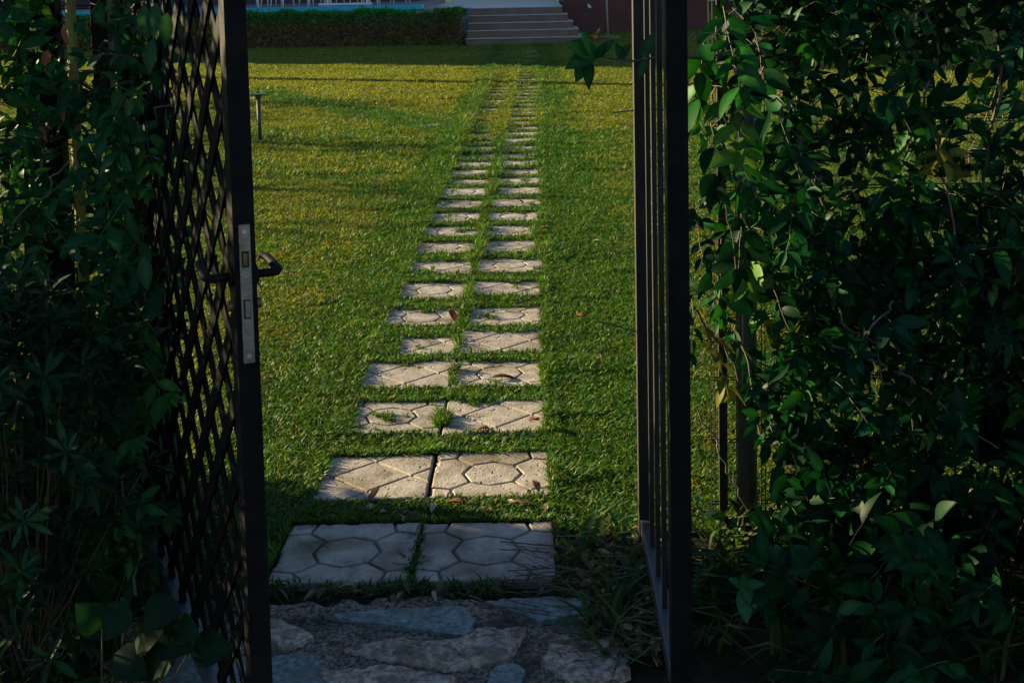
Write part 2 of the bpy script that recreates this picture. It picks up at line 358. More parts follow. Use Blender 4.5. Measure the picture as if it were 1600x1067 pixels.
# outlines in metres on the ground
flag([(-.60, 3.245), (-.20, 3.13), (-.19, 3.21), (-.22, 3.285), (-.46, 3.275)][::1], .004, .009, M['slate'], 'long blue slate wedge under the left concrete slab', 3)
flag([(-.165, 3.315), (-.02, 3.20), (.11, 3.25), (.10, 3.32), (-.02, 3.335)], .004, .009, M['slate'], 'dark blue slate wedge under the right concrete slab', 5)
flag([(-.845, 3.20), (-.66, 3.08), (-.60, 3.14), (-.70, 3.23), (-.80, 3.25)], .002, .010, M['pinkstone'], 'small pinkish stone beside the left gate stile', 7)
flag([(-.52, 3.07), (-.26, 2.98), (-.10, 3.02), (-.05, 3.16), (-.16, 3.17), (-.24, 3.105), (-.40, 3.115)], .004, .012, M['pinkstone'], 'large pale cracked stone in the middle of the threshold', 8, .012)
flag([(-.02, 3.0), (.08, 2.90), (.20, 2.96), (.18, 3.10), (.02, 3.13)], .002, .012, M['pinkstone'], 'rough brownish pink stone at the right of the threshold', 9, .012)
flag([(-.155, 2.90), (-.08, 2.86), (-.055, 2.97), (-.085, 3.0), (-.125, 2.985)], .004, .010, M['slate'], 'small pointed blue slate at the bottom of the picture', 10)
flag([(-.95, 2.80), (-.62, 2.78), (-.50, 2.92), (-.60, 3.06), (-.78, 3.04), (-.92, 3.10)], .002, .010, M['slate'], 'broad grey blue slate at lower left of threshold', 11)
flag([(-.56, 2.96), (-.50, 2.86), (-.30, 2.84), (-.22, 2.94), (-.40, 3.0)], .003, .011, M['pinkstone'], 'flat pinkish stone between the broad slate and the small pointed one', 12, .008)

# ------------------------------------------------------------------ leaf templates and scatter
def leaf_template(nseg=5, fold=.25, droop=.25, wmax=.5, peak=.4, petiole=.0):
    """unit length leaf along +y, normal +z, half width = wmax*0.5"""
    V = []; F = []
    for i in range(nseg+1):
        t = i/nseg; s = (t**(peak/(1-peak)*1.0 if peak < .5 else 1))
        wd = wmax*.5*math.sin(math.pi*min(1, max(0, t**(math.log(.5)/math.log(peak)))))**.9
        if i in (0, nseg): wd = .008
        z = -droop*t*t
        V += [(-wd, t+petiole, z+abs(wd)*fold), (0, t+petiole, z), (wd, t+petiole, z+abs(wd)*fold)]
    for i in range(nseg):
        b = 3*i; F += [(b, b+1, b+4, b+3), (b+1, b+2, b+5, b+4)]
    return np.array(V), np.array(F)
def scatter(T, P, D, N, S):
    """orthonormal frames at P with long axis D and normal N"""
    V0, F0 = T; n = len(P); k = len(V0)
    D = D/np.linalg.norm(D, axis=1, keepdims=True)
    N = N-D*np.sum(N*D, 1, keepdims=True); N /= np.linalg.norm(N, axis=1, keepdims=True)+1e-9
    Xa = np.cross(D, N)
    V = P[:, None, :]+S[:, None, None]*(V0[None, :, 0:1]*Xa[:, None, :]+V0[None, :, 1:2]*D[:, None, :]+V0[None, :, 2:3]*N[:, None, :])
    F = F0[None]+(np.arange(n)*k)[:, None, None]
    return V.reshape(-1, 3), F.reshape(-1, F0.shape[1])
def rnd_unit(n):
    v = rng.normal(size=(n, 3)); return v/np.linalg.norm(v, axis=1, keepdims=True)
TL = [leaf_template(6, .25, .30, .42, .42), leaf_template(6, .35, .10, .46, .45), leaf_template(6, .15, .5, .40, .4), leaf_template(6, .3, -.12, .50, .42)]
TN = [leaf_template(5, .3, .15, .24, .6), leaf_template(5, .2, .35, .26, .58)]

class Foliage:
    """collects leaves and twigs of ONE plant"""
    def __init__(s): s.P = []; s.D = []; s.N = []; s.S = []; s.K = []; s.C = []; s.tw = MB()
    def leaf(s, p, d, n, size, k, c): s.P.append(p); s.D.append(d); s.N.append(n); s.S.append(size); s.K.append(k); s.C.append(c)
    def shoot(s, p, d, length, lsize, cols, spacing=.035, templates=(0, 1, 2, 3), sag=.5, tr=.0016, whorl=2, face=(0, -1, .35)):
        p = Vector(p); d = Vector(d).normalized(); n = max(3, int(length/spacing)); pts = [p.copy()]
        ph = random.uniform(0, 6.28)
        base = Vector(random.choice(cols))
        for i in range(n):
            d = (d+Vector((random.gauss(0, .13), random.gauss(0, .13), random.gauss(0, .10)-sag*.06))).normalized()
            p = p+d*spacing; pts.append(p.copy())
            ph += 1.6 if whorl == 2 else 2.4
            x = d.orthogonal().normalized(); y = d.cross(x)
            for w in range(whorl):
                if random.random() < .12: continue
                a = ph+w*2*math.pi/whorl+random.uniform(-.3, .3)
                out = (x*math.cos(a)+y*math.sin(a))
                ld = (out*.85+d*.55+Vector((0, 0, -.25*random.random()))).normalized()
                nn = (Vector(face)*.8+Vector((0, 0, .6))+Vector((random.gauss(0, .45), random.gauss(0, .45), random.gauss(0, .45))))
                if abs(ld.dot(nn.normalized())) > .9: nn = Vector((0, 0, 1))
                c = base*random.uniform(.7, 1.35)
                s.leaf(p+out*.006, ld, nn, lsize*random.uniform(.6, 1.15), random.choice(templates), c)
        for w in range(3):
            ld = (d+Vector((random.gauss(0, .4), random.gauss(0, .4), random.gauss(0, .4)))).normalized()
            s.leaf(p, ld, Vector((random.gauss(0, .4), -.7, .6)), lsize*random.uniform(.5, .9), random.choice(templates), base*random.uniform(.9, 1.6))
        s.tw.tube(pts, [tr*(1-.6*i/len(pts)) for i in range(len(pts))], 4, False)
    def build(s, parent, T, m, name='foliage'):
        P = np.array([tuple(v) for v in s.P]); D = np.array([tuple(v) for v in s.D]); N = np.array([tuple(v) for v in s.N])
        Sz = np.array(s.S); K = np.array(s.K); Cc = np.array([tuple(v) for v in s.C])
        VV = []; FF = []; CC = []; b = 0
        for k, t in enumerate(T):
            q = K == k
            if not q.any(): continue
            V, F = scatter(t, P[q], D[q], N[q], Sz[q]); VV.append(V); FF.append(F+b); b += len(V); mid = np.where(np.arange(len(t[0])) % 3 == 1, 1.45, .95); CC.append((Cc[q][:, None, :]*mid[None, :, None]*rng.uniform(.8, 1.2, (int(q.sum()), len(t[0]), 1))).reshape(-1, 3))
        o = link(name, npmesh(name, np.concatenate(VV), FF, m, np.concatenate(CC), smooth=True), parent)
        if s.tw.v: s.tw.build('twigs', M['twig'], parent, smooth=True)
        return o
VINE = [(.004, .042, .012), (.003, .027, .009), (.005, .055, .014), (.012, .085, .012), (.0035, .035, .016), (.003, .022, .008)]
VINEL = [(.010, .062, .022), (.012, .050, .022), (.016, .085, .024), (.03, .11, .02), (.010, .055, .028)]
VINEY = VINE+[(.05, .11, .02), (.12, .12, .02)]

def wiggly(p, q, n=18, amp=.05, sag=0):
    p = Vector(p); q = Vector(q); out = []
    o = Vector((0, 0, 0))
    for i in range(n+1):
        t = i/n; o = o*.75+Vector((random.gauss(0, amp), random.gauss(0, amp*.5), random.gauss(0, amp)))*.5
        out.append(p.lerp(q, t)+o*math.sin(math.pi*min(1, t*1.2))+Vector((0, 0, -sag*math.sin(math.pi*t))))
    return out

# ------------------------------------------------------------------ right climber on the wire fence
def px(u, v, Y):
    """metres on a plane at depth Y from photograph coordinates (authoring aid for plants growing on the fence)"""
    d = Fv + R2*((u-800)/2000) - U2*((v-150)/2000); t = Y/d.y
    return (d.x*t, Y, H+d.z*t)
root = empty('climbing_vine', (1.0, 3.7, 0))
tag(root, 'broad leaved climber smothering the wire fence right of the gate', 'climbing plant')
inv = -Vector(root.location)
fo = Foliage()
def dens_right(x, z):
    # x .34..  z 0..2.1 ; sparse windows where the lawn shows
    dd = 1.0
    if x < .63: dd = .05 if z < .75 else .62
    dd *= .35+1.0*float(vnoise(x, z, .22, 31))
    if 1.05 < z < 1.5 and x > .62: dd *= .55
    if .3 < z < .5 and x > .62: dd *= .8
    if z < .8 and x > .66: dd *= 1.7
    return dd
cnt = 0
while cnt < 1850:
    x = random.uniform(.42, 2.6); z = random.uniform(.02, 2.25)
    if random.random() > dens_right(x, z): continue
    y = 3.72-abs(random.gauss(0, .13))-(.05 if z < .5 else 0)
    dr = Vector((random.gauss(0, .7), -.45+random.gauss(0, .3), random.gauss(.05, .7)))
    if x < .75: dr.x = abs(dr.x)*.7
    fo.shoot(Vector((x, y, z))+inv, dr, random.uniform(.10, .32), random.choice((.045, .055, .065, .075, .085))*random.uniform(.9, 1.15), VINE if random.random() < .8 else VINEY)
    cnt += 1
# leaves sprawling round the near stile top
for (u, v, Y, ln) in [(1070, 60, 3.3, .2), (1100, 130, 3.3, .22), (1080, 200, 3.35, .18), (1120, 250, 3.4, .2), (1150, 60, 3.4, .25), (1130, 330, 3.45, .18), (1100, 20, 3.3, .25),
                      (1130, 380, 3.5, .12), (1190, 180, 3.3, .25), (1210, 300, 3.3, .2), (1095, 430, 3.5, .12)]:
    p = Vector(px(u+30, v-10, Y)); fo.shoot(p+inv, (.05, -.15, -.5+random.gauss(0, .25)), ln, .095, VINEY[:4]+[(.06, .14, .02)])
# the single shoot hanging into the opening, top
pts = [Vector(px(u, v, Y))+inv for u, v, Y in ((1180, 70, 3.45), (1100, 92, 3.3), (1040, 88, 3.15), (990, 96, 3.08), (955, 92, 3.02), (925, 84, 3.0))]
fo.tw.tube(pts, [.0045, .004, .0034, .003, .0026, .002], 6, False)
tip = pts[-1]
for (dx, dz, L, c) in [(-.75, .40, .085, 1.5), (-.3, .45, .085, 1.6), (-.95, .1, .075, .8), (-.8, -.45, .095, .8), (-.35, -.9, .092, .7), (-.1, -.7, .07, .6), (.75, .55, .06, .8), (.1, .2, .05, .8), (-.5, -.1, .07, .8)]:
    fo.leaf(tip+Vector((random.uniform(-.018, .018), random.uniform(-.01, .02), random.uniform(-.018, .018))), Vector((dx, random.uniform(-.7, .2), dz)), Vector((random.uniform(-.7, .7), -.8, .6+random.uniform(-.5, .5))), L, random.choice((0, 1, 3)), Vector((.022, .115, .03))*c)
for j, (u, v, dx, dz, L) in enumerate([(965, 94, .5, .6, .05), (975, 96, -.3, .7, .05), (1003, 92, .4, .9, .07), (1040, 88, .3, -.9, .08), (1010, 94, -.3, -.6, .05)]):
    fo.leaf(Vector(px(u, v, 3.06))+inv, Vector((dx, -.2, dz)), Vector((0, -1, .3)), L, 1, Vector((.02, .075, .03)))
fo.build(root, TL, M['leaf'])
st = MB()
for a, b, r in [((1430, -60, 3.5), (1500, 420, 3.45), .0045), ((1500, 420, 3.45), (1400, 560, 3.5), .004), ((1200, -40, 3.72), (1240, 120, 3.6), .007), ((1240, 120, 3.6), (1330, 760, 3.6), .005), ((1560, -50, 3.6), (1480, 900, 3.5), .005),
                ((1100, 100, 3.3), (1240, 200, 3.35), .003), ((1180, 60, 3.4), (1290, 330, 3.5), .004), ((1310, 480, 3.35), (1430, 640, 3.4), .003), ((1395, 470, 3.3), (1330, 560, 3.35), .003), ((1300, 540, 3.4), (1560, 700, 3.4), .004),
                ((1120, 120, 3.3), (1150, 420, 3.4), .0025), ((1085, 480, 3.6), (1260, 760, 3.65), .004), ((1090, 640, 3.65), (1180, 820, 3.6), .003), ((1060, 60, 3.0), (1180, 50, 3.4), .002), ((1650, 100, 3.6), (1560, 560, 3.5), .004)]:
    st.tube([v+inv for v in wiggly(px(*a), px(*b), 20, .028)], [r*(1-.35*i/20) for i in range(21)], 6, False)
for k in range(70):
    x = random.uniform(.45, 2.4); z = random.uniform(.1, 1.7)
    st.tube([v+inv for v in wiggly((x, 3.70, z), (x+random.gauss(0, .35), 3.62, z+random.gauss(0, .4)), 12, .03)], random.uniform(.0012, .0028), 4, False)
st.build('stem', M['wood'], root, smooth=True)

# ------------------------------------------------------------------ left climber
root = empty('climbing_vine', (-1.5, 3.7, 0))
tag(root, 'dark tangled climber left of the gate, its leaves lapping over the lattice', 'climbing plant')
inv = -Vector(root.location); fo = Foliage()
cnt = 0
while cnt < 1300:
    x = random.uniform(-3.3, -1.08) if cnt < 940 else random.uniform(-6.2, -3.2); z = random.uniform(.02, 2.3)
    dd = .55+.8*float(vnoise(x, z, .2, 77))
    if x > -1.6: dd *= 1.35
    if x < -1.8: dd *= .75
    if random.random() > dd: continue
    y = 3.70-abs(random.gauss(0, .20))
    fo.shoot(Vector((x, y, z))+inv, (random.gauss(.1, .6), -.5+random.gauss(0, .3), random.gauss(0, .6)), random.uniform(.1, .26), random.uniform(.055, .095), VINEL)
    cnt += 1
for (u, v, Y, s) in [(245, 5, 3.0, .085), (262, 20, 2.9, .08), (225, 10, 3.0, .08), (215, 190, 3.1, .08), (240, 60, 3.1, .09), (200, 330, 3.1, .09), (225, 400, 3.05, .085)]:
    p = Vector(px(u, v, Y)); fo.leaf(p+inv, (random.uniform(-.2, .3), -.2, -1), (random.uniform(-.6, .3), -1, .3), s, random.choice((0, 1)), Vector((.022, .085, .035)))
for k in range(75):
    p = Vector(px(random.uniform(165, 248), random.uniform(-40, 900), random.uniform(3.05, 3.3)))
    fo.shoot(p+inv, (random.gauss(-.1, .4), -.3, random.gauss(-.1, .6)), random.uniform(.05, .12), random.uniform(.05, .08), VINEL)
for k in range(5):
    p = Vector(px(random.choice((100, 200, 60, 205, 75)), random.uniform(10, 220), 3.35)); fo.leaf(p+inv, (random.uniform(-.2, .3), -.2, -1), (random.uniform(-.6, .3), -1, .3), .06, 0, Vector((.26, .10, .06)))
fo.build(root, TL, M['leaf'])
st = MB()
for a, b, r in [((180, 650, 3.2), (195, 800, 3.15), .004), ((195, 800, 3.15), (212, 930, 3.1), .004), ((0, 440, 3.2), (210, 460, 3.1), .003), ((110, 240, 3.3), (160, 320, 3.2), .002), ((240, 170, 3.0), (300, 158, 2.95), .0018), ((20, 350, 3.2), (110, 250, 3.2), .0025)]:
    st.tube([v+inv for v in wiggly(px(*a), px(*b), 14, .02)], r, 6, False)
for k in range(60):
    x = random.uniform(-3.2, -1.15); z = random.uniform(.1, 1.8)
    st.tube([v+inv for v in wiggly((x, 3.66, z), (x+random.gauss(0, .3), 3.55, z+random.gauss(0, .45)), 12, .03)], random.uniform(.0012, .0028), 4, False)
st.build('stem', M['wood'], root, smooth=True)

# rosette shrub in front, lower left
def rosette_shrub(name, cx, cy, rx, ry, zmax, n, label, lsz=.075, cat='shrub', cols=None):
    root = empty(name, (cx, cy, 0)); tag(root, label, cat); fo = Foliage(); st = MB()
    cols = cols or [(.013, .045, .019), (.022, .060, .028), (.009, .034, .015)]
    for k in range(n):
        a = random.uniform(0, 6.28); rr = math.sqrt(random.random()); z = zmax*(.12+.88*random.random()**.7)
        sh = math.sqrt(max(.15, 1-(max(0, z-zmax*.45)/(zmax*.6))**2))
        p = Vector((math.cos(a)*rr*rx*sh, math.sin(a)*rr*ry*sh, z))
        p = p*1.0; ax = (Vector((p.x*.8, p.y*.8-.12, .35))+Vector((random.gauss(0, .2), random.gauss(0, .2), random.gauss(0, .15)))).normalized()
        x = ax.orthogonal().normalized(); y = ax.cross(x); c = Vector(random.choice(cols))*random.uniform(.8, 1.3)
        m_ = random.randint(7, 11)
        for w in range(m_):
            t = w*2.4; spread = .5+.7*(w/m_) ; ld = (ax*(1.1-spread*.8)+(x*math.cos(t)+y*math.sin(t))*spread).normalized()
            fo.leaf(p-ax*.02*(w/m_), ld, ax+Vector((0, 0, .3)), lsz*random.uniform(.75, 1.1)*(.7+.4*w/m_), random.choice((0, 1)), c*random.uniform(.85, 1.2))
        if k % 5 == 0: st.tube(wiggly((random.gauss(0, .03), .1+random.gauss(0, .03), -.01), p-ax*.02, 8, .012), [.004-.0003*i for i in range(9)], 5, False)
    fo.build(root, TN, M['leaf']); st.build('stem', M['twig'], root, smooth=True)
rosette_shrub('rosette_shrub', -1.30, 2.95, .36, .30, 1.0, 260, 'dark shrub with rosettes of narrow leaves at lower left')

# inside garden, out of frame to the left: unseen shrub added to shade the threshold
def leaf_ball(name, c, r, n, cols, size, label, cat, hz=None, T=TL, group=None):
    root = empty(name, (c[0], c[1], 0)); tag(root, label, cat, group)
    hz = hz or c[2]; u = rnd_unit(n); rad = rng.random(n)**.33; nn = 1+.25*(vnoise(u[:, 0]*3, u[:, 1]*3+u[:, 2]*2, .7, 5)-.5)
    P = u*(rad*nn)[:, None]*np.array(r)[None]+np.array([0, 0, c[2]])
    P[:, 2] = np.maximum(P[:, 2], .03)
    D = u+rng.normal(size=(n, 3))*.7; N = rnd_unit(n)+np.array([0, 0, .7]); Sz = size*(.6+.7*rng.random(n))
    Cc = np.array(cols)[rng.integers(0, len(cols), n)]*(.7+.6*rng.random((n, 1)))
    V, F = scatter(T[0], P, D, N, Sz); link('foliage', npmesh('foliage', V, [F], M['leaf'], np.repeat(Cc, len(T[0][0]), 0), smooth=True), root)
    st = MB()
    for k in range(7): st.tube(wiggly((random.gauss(0, .04), random.gauss(0, .04), -.02), (random.gauss(0, r[0]*.5), random.gauss(0, r[1]*.5), c[2]+random.uniform(-.2, .6)*r[2]), 8, .03), [.014*(1-.1*i) for i in range(9)], 6, False)
    st.build('stem', M['wood'], root, smooth=True)
    return root
leaf_ball('shade_shrub', (-3.3, 4.52, .72), (.62, .58, .74), 9000, VINE, .085, 'unseen rounded shrub added behind the left fence to shade the threshold', 'shrub')

# ------------------------------------------------------------------ gate leaf with lattice (left)
HX, HY, LX, LY = -1.19, 3.66, -.565, 2.40
ang = math.atan2(LY-HY, LX-HX); Lg = math.hypot(LX-HX, LY-HY)
gate = empty('lattice_gate', (HX, HY, .03), ang)
tag(gate, 'dark gate leaf with diamond lattice, steel lock plate and lever handles, open at left', 'gate')
GH = 1.95
def gm(f): mb = MB(); f(mb); return mb
th = .043
mb = MB(); mb.box(Lg-.045, Lg, -th/2, th/2, .0, GH); mb.build('latch_stile', M['black'], gate, .002)
mb = MB(); mb.box(0, .05, -th/2, th/2, .0, GH); mb.build('hinge_stile', M['black'], gate, .002)
mb = MB(); mb.box(.0505, Lg-.0455, -th/2+.002, th/2-.002, GH-.045, GH-.001); mb.build('top_rail', M['black'], gate, .002)
mb = MB(); mb.box(.0505, Lg-.0455, -th/2+.002, th/2-.002, .02, .07); mb.build('bottom_rail', M['lightrail'], gate, .002)
def lattice(sign, y0, y1):
    mb = MB(); pitch = .152; wv = .037; zl, zh = .072, GH-.047; xl, xh = .052, Lg-.047; sl = 1.0*sign
    c = -4.
    while c < 4.5:
        # line z = zmid + sl*(x-c)
        pts = []
        for x in (xl, xh):
            z = 1+sl*(x-c)
            if zl <= z <= zh: pts.append((x, z))
        for z in (zl, zh):
            x = c+(z-1)/sl
            if xl < x < xh: pts.append((x, z))
        if len(pts) >= 2 and math.dist(pts[0], pts[1]) > .03:
            a, b = pts[0], pts[1]
            mb.bar((a[0], (y0+y1)/2, a[1]), (b[0], (y0+y1)/2, b[1]), y1-y0, wv, up=(0, 0, 1))
        c += pitch
    return mb
a = lattice(1, -.006, -.0005); b2 = lattice(-1, .0005, .006); a.add(b2.v, b2.f); a.build('lattice', M['lattice'], gate)
# lock plate on the end face
zl, zh = .925, 1.195
mb = MB(); mb.box(Lg, Lg+.0022, -.0112, .0112, zl, zh); lp = mb.build('lock_plate', M['steel'], gate, .0008)
for z in (zl+.014, zh-.014):
    mb = MB(); mb.tube([(Lg+.0022, 0, z), (Lg+.0034, 0, z)], .0048, 12); mb.tube([(Lg+.0034, 0, z), (Lg+.0037, 0, z)], .0018, 6); mb.build('screw', M['screw'], lp, smooth=False)
mb = MB(); mb.box(Lg+.0023, Lg+.0028, -.007, .007, 1.112, 1.144); mb.build('latch_slot', M['hole'], lp)
mb = MB(); mb.box(Lg+.0028, Lg+.007, -.005, .003, 1.116, 1.140); mb.build('latch_bolt', M['brass'], lp, .001)
mb = MB(); mb.box(Lg+.0023, Lg+.0028, -.007, .006, 1.012, 1.050); mb.build('bolt_slot', M['hole'], lp)
mb = MB(); mb.box(Lg+.0028, Lg+.0036, -.004, .005, 1.015, 1.047); mb.build('dead_bolt', M['steel'], lp, .0005)
for s in (-1, 1):
    mb = MB(); z = 1.092; x0 = Lg-.022
    mb.tube([(x0, s*(th/2), z), (x0, s*(th/2+.006), z)], .018, 20)
    pts = [(x0, s*(th/2+.004), z), (x0, s*(th/2+.038), z), (x0-.004, s*(th/2+.046), z+.001), (x0-.014, s*(th/2+.050), z+.003), (x0-.045, s*(th/2+.049), z+.008), (x0-.075, s*(th/2+.046), z+.014), (x0-.088, s*(th/2+.040), z+.016), (x0-.092, s*(th/2+.034), z+.016)]
    mb.tube(pts, [.0085, .0085, .009, .009, .0085, .0085, .0075, .006], 14)
    mb.build('door_handle', M['black'], gate, smooth=True)
    mb = MB(); mb.tube([(x0, s*th/2, 1.035), (x0, s*(th/2+.010), 1.035)], .011, 16); mb.build('key_cylinder', M['brass'], gate, .001)
for z in (.25, 1.65):
    mb = MB(); mb.tube([(-.012, 0, z-.05), (-.012, 0, z+.05)], .011, 12); mb.build('hinge', M['rust'], gate)

# ------------------------------------------------------------------ gate leaf with bars (right), open along the path
g2 = empty('barred_gate', (.295, 3.655, .03), -math.pi/2)
tag(g2, 'narrow dark metal gate leaf with thin upright bars, swung open at right', 'gate')
W = .96
mb = MB(); mb.box(0, .045, -.0225, .0225, 0, GH); mb.build('hinge_stile', M['rust'], g2, .002)
mb = MB(); mb.box(W-.045, W, -.0225, .0225, -.02, GH); mb.build('front_stile', M['black'], g2, .002)
mb = MB(); mb.box(.0455, W-.0455, -.018, .018, .03, .075); mb.build('bottom_rail', M['lightrail'], g2, .002)
mb = MB(); mb.box(.0455, W-.0455, -.018, .018, GH-.05, GH-.002); mb.build('top_rail', M['black'], g2, .002)
for k in range(4):
    x = .045+(W-.09)*(k+1)/5
    mb = MB(); mb.box(x-.009, x+.009, -.0064, .0064, .0755, GH-.0505); mb.build('bar', M['rust'], g2, .001)
for z in (.25, 1.65):
    mb = MB(); mb.tube([(-.012, 0, z-.05), (-.012, 0, z+.05)], .011, 12); mb.build('hinge', M['rust'], g2)

# ------------------------------------------------------------------ fences
def fence(name, x0, x1, label, posts, y=3.73, ht=1.9):
    root = empty(name, (x0, y, 0)); tag(root, label, 'fence')
    mb = MB(); x = 0.0; L = x1-x0; k = 0
    while x < L:
        for dx in (0, .011): mb.tube([(x+dx, 0, .05), (x+dx, 0, ht)], .0016, 4, False)
        x += .075 if k % 2 == 0 else .075; k += 1
    z = .1
    while z < ht:
        for dz in (0, .009): mb.tube([(0, -.004, z+dz), (L, -.004, z+dz)], .0018, 4, False)
        z += .19
    mb.build('wire_mesh', M['wire'], root)
    for (px_, w_, kind) in posts:
        mb = MB()
        if kind == 'tube': mb.tube([(px_-x0, .0, -.05), (px_-x0, .0, ht+.15)], w_/2, 20); mb.build('post', M['galv'], root, smooth=True)
        else: mb.box(px_-x0-w_/2, px_-x0+w_/2, -w_/2, w_/2, -.05, ht+.1); mb.build('post', M['rust'], root, .002)
    return root
fence('wire_fence', .50, 3.6, 'welded wire fence with a thin dark post and a thick grey tube post', [(.535, .024, 'box'), (.607, .060, 'tube'), (2.1, .06, 'tube'), (3.58, .06, 'tube')])
fence('wire_fence', -6.4, -1.24, 'wire fence hidden in the dark foliage left of the gate', [(-1.275, .05, 'box'), (-1.50, .06, 'box'), (-2.8, .06, 'box'), (-4.5, .06, 'tube'), (-6.38, .06, 'tube')], y=3.74)
pl = MB(); pl.box(-.04, .04, -.04, .04, -.05, 2.15); o = pl.build('gate_post', M['black'], None, .002); o.location = (px(243, 500, 3.74)[0], 3.74, 0)
tag(o, 'black square post at the hinges of the lattice gate leaf', 'post')
pl = MB(); pl.box(-.028, .028, -.028, .028, -.05, 2.1); o = pl.build('gate_post', M['black'], None, .002); o.location = (-1.385, 3.62, 0)
tag(o, 'broad black upright post among the leaves at far left', 'post')
c0 = Vector(px(152, 900, 3.36)); c1 = Vector(px(112, 60, 3.44)); pl = MB(); c_ = c0.lerp(c1, -.1); pl.tube([Vector((0, 0, -.03)), (c1-c0)*.45+Vector((.003, 0, 0)), (c1-c0)*.8, (c1-c0)*1.2], [.0155, .0150, .0145, .014], 10); o = pl.build('support_cane', M['cane'], None, smooth=True)
o.location = c0; tag(o, 'yellowish upright cane beside the broad black post at left', 'plant cane')

# ------------------------------------------------------------------ bollard lamp
bl = empty('bollard_lamp', (-2.985, 13.58, 0), 0)
tag(bl, 'short brown bollard lamp with a flat cap standing on the left lawn', 'garden lamp')
mb = MB(); mb.tube([(0, 0, -.02), (0, 0, .46)], .021, 14); mb.build('post', M['bollard'], bl, smooth=True)
mb = MB(); mb.tube([(0, 0, .455), (.0, 0, .50)], [.027, .034], 14); mb.build('collar', M['bollard'], bl)
mb = MB(); mb.box(-.085, .085, -.05, .05, .5005, .515); mb.build('cap', M['bollard'], bl, .004)
mb = MB()
for k in range(9):
    a = math.pi*k/8; 
mb.tube([(-.036, -.012, .458), (-.036, -.012, .464), (-.036, -.012, .474), (-.036, -.012, .484), (-.036, -.012, .490)], [.004, .013, .017, .013, .004], 12); mb.build('globe', M['lampglass'], bl, smooth=True)

# ------------------------------------------------------------------ steps, deck, pool coping, house
T_ = empty('garden_steps', (-.3, 34.1, 0)); tag(T_, 'five wide brown steps with pale nosings at the end of the path', 'steps')
ox, oy = -.3, 34.1
for k in range(5):
    z0 = .186*k; z1 = .186*(k+1); yf = 32.78+.33*k; xr = 1.22-.13*k; xl = -1.72-.02*(4-k)
    mb = MB(); mb.box(xl-ox, xr-ox, yf-oy, 34.6-oy+.2, z0+.001 if k else -.1, z1-.022); mb.build('riser', M['riser'], T_)
    mb = MB(); mb.box(xl-ox-.01, xr-ox+.012, yf-oy-.02, 34.6-oy+.2, z1-.021, z1); mb.build('tread', M['nosing'] if k < 4 else M['deck'], T_, .003)
dk = empty('terrace', (-8, 35, 0)); tag(dk, 'raised pool terrace with turquoise coping behind the hedge', 'terrace')
mb = MB(); mb.box(-14, 4.9, 0, 9, -.1, .905); mb.build('wall', M['fascia'], dk)
mb = MB(); mb.box(-14, 4.9, -.03, .45, .908, 1.037); mb.build('coping', M['pool'], dk, .01)
mb = MB(); mb.box(-14, 4.9, .452, 9, .908, 1.034); mb.build('floor', M['deckgrey'], dk)
mb = MB(); mb.box(4.905, 8.72, -.17, 27, -.1, .90); mb.box(4.905, 8.72, -.19, 27, .902, .93); mb.build('landing', M['deck'], dk)
hs = empty('house', (-11, 42, 0)); tag(hs, 'dark walled house standing behind the chairs on the terrace', 'house')
mb = MB(); mb.box(-12, 7.2, -.0, 8, 1.04, 4.6); mb.build('wall', M['purple'], hs)
mb = MB(); mb.box(-12.4, 7.6, -.5, 8.4, 4.603, 4.85); mb.build('roof', M['tile'], hs)
for k in range(6):
    mb = MB(); x = -10.5+k*2.8; mb.box(x, x+1.3, -.04, -.002, 1.3, 3.4); wn = mb.build('window', M['white'], hs); mb = MB(); mb.box(x+.07, x+1.23, -.05, -.042, 1.37, 3.33); mb.build('pane', M['glass'], wn)
h2 = empty('pool_house', (3.2, 40.2, 0)); tag(h2, 'dark maroon walled building right of the steps', 'house')
mb = MB(); mb.box(-2.35, 2.2, 0, 7, -.1, 3.2); mb.build('wall', M['maroon'], h2)
mb = MB(); mb.box(-2.6, 2.5, -.4, 7.4, 3.203, 3.4); mb.build('roof', M['tile'], h2)
mb = MB(); mb.box(-.05, .0, -.03, -.002, -.05, 3.15); mb.build('trim', M['purple'], h2)
mb = MB(); mb.tube([(-1.55, 0, .78), (-1.55, -.09, .78)], .04, 10); mb.tube([(-1.50, -.09, .74), (-1.58, -.12, .86)], [.05, .02], 10); mb.build('wall_lamp', M['white'], h2)
h3 = empty('white_building', (9.2, 62, 0)); tag(h3, 'white building with dark base far behind, right of the gate', 'building')
mb = MB(); mb.box(-1.9, 1.2, 0, 4, -.1, .42); mb.build('plinth', M['maroon'], h3)
mb = MB(); mb.box(-1.85, 1.15, .05, 4, .423, 3.2); mb.build('wall', M['whitewall'], h3)
mb = MB(); mb.box(-2.1, 1.4, -.2, 4.2, 3.203, 3.4); mb.build('roof', M['tile'], h3)

ps = empty('parasol_stand', (1.97, 35.3, 0)); tag(ps, 'thin pale pole in a round brown foot on the shaded lawn', 'parasol stand')
mb = MB(); mb.tube([(0, 0, .06), (-.06, 0, 2.6)], .026, 10); mb.build('pole', M['nosing'], ps, smooth=True)
mb = MB(); mb.tube([(0, 0, -.01), (0, 0, .05), (0, 0, .08)], [.33, .32, .10], 28); mb.build('base', M['riser'], ps)
mb = MB(); mb.tube([(0, 0, 0), (.0, 0, .04), (0, 0, .10), (0, 0, .14)], [.05, .11, .11, .04], 12); mb.tube([(.02, 0, .10), (.16, 0, .30)], [.03, .035], 8)
o = mb.build('garden_toy', M['orange'], None, smooth=True); o.location = (1.55, 34.6, 0); tag(o, 'small orange object lying on the grass right of the steps', 'toy')

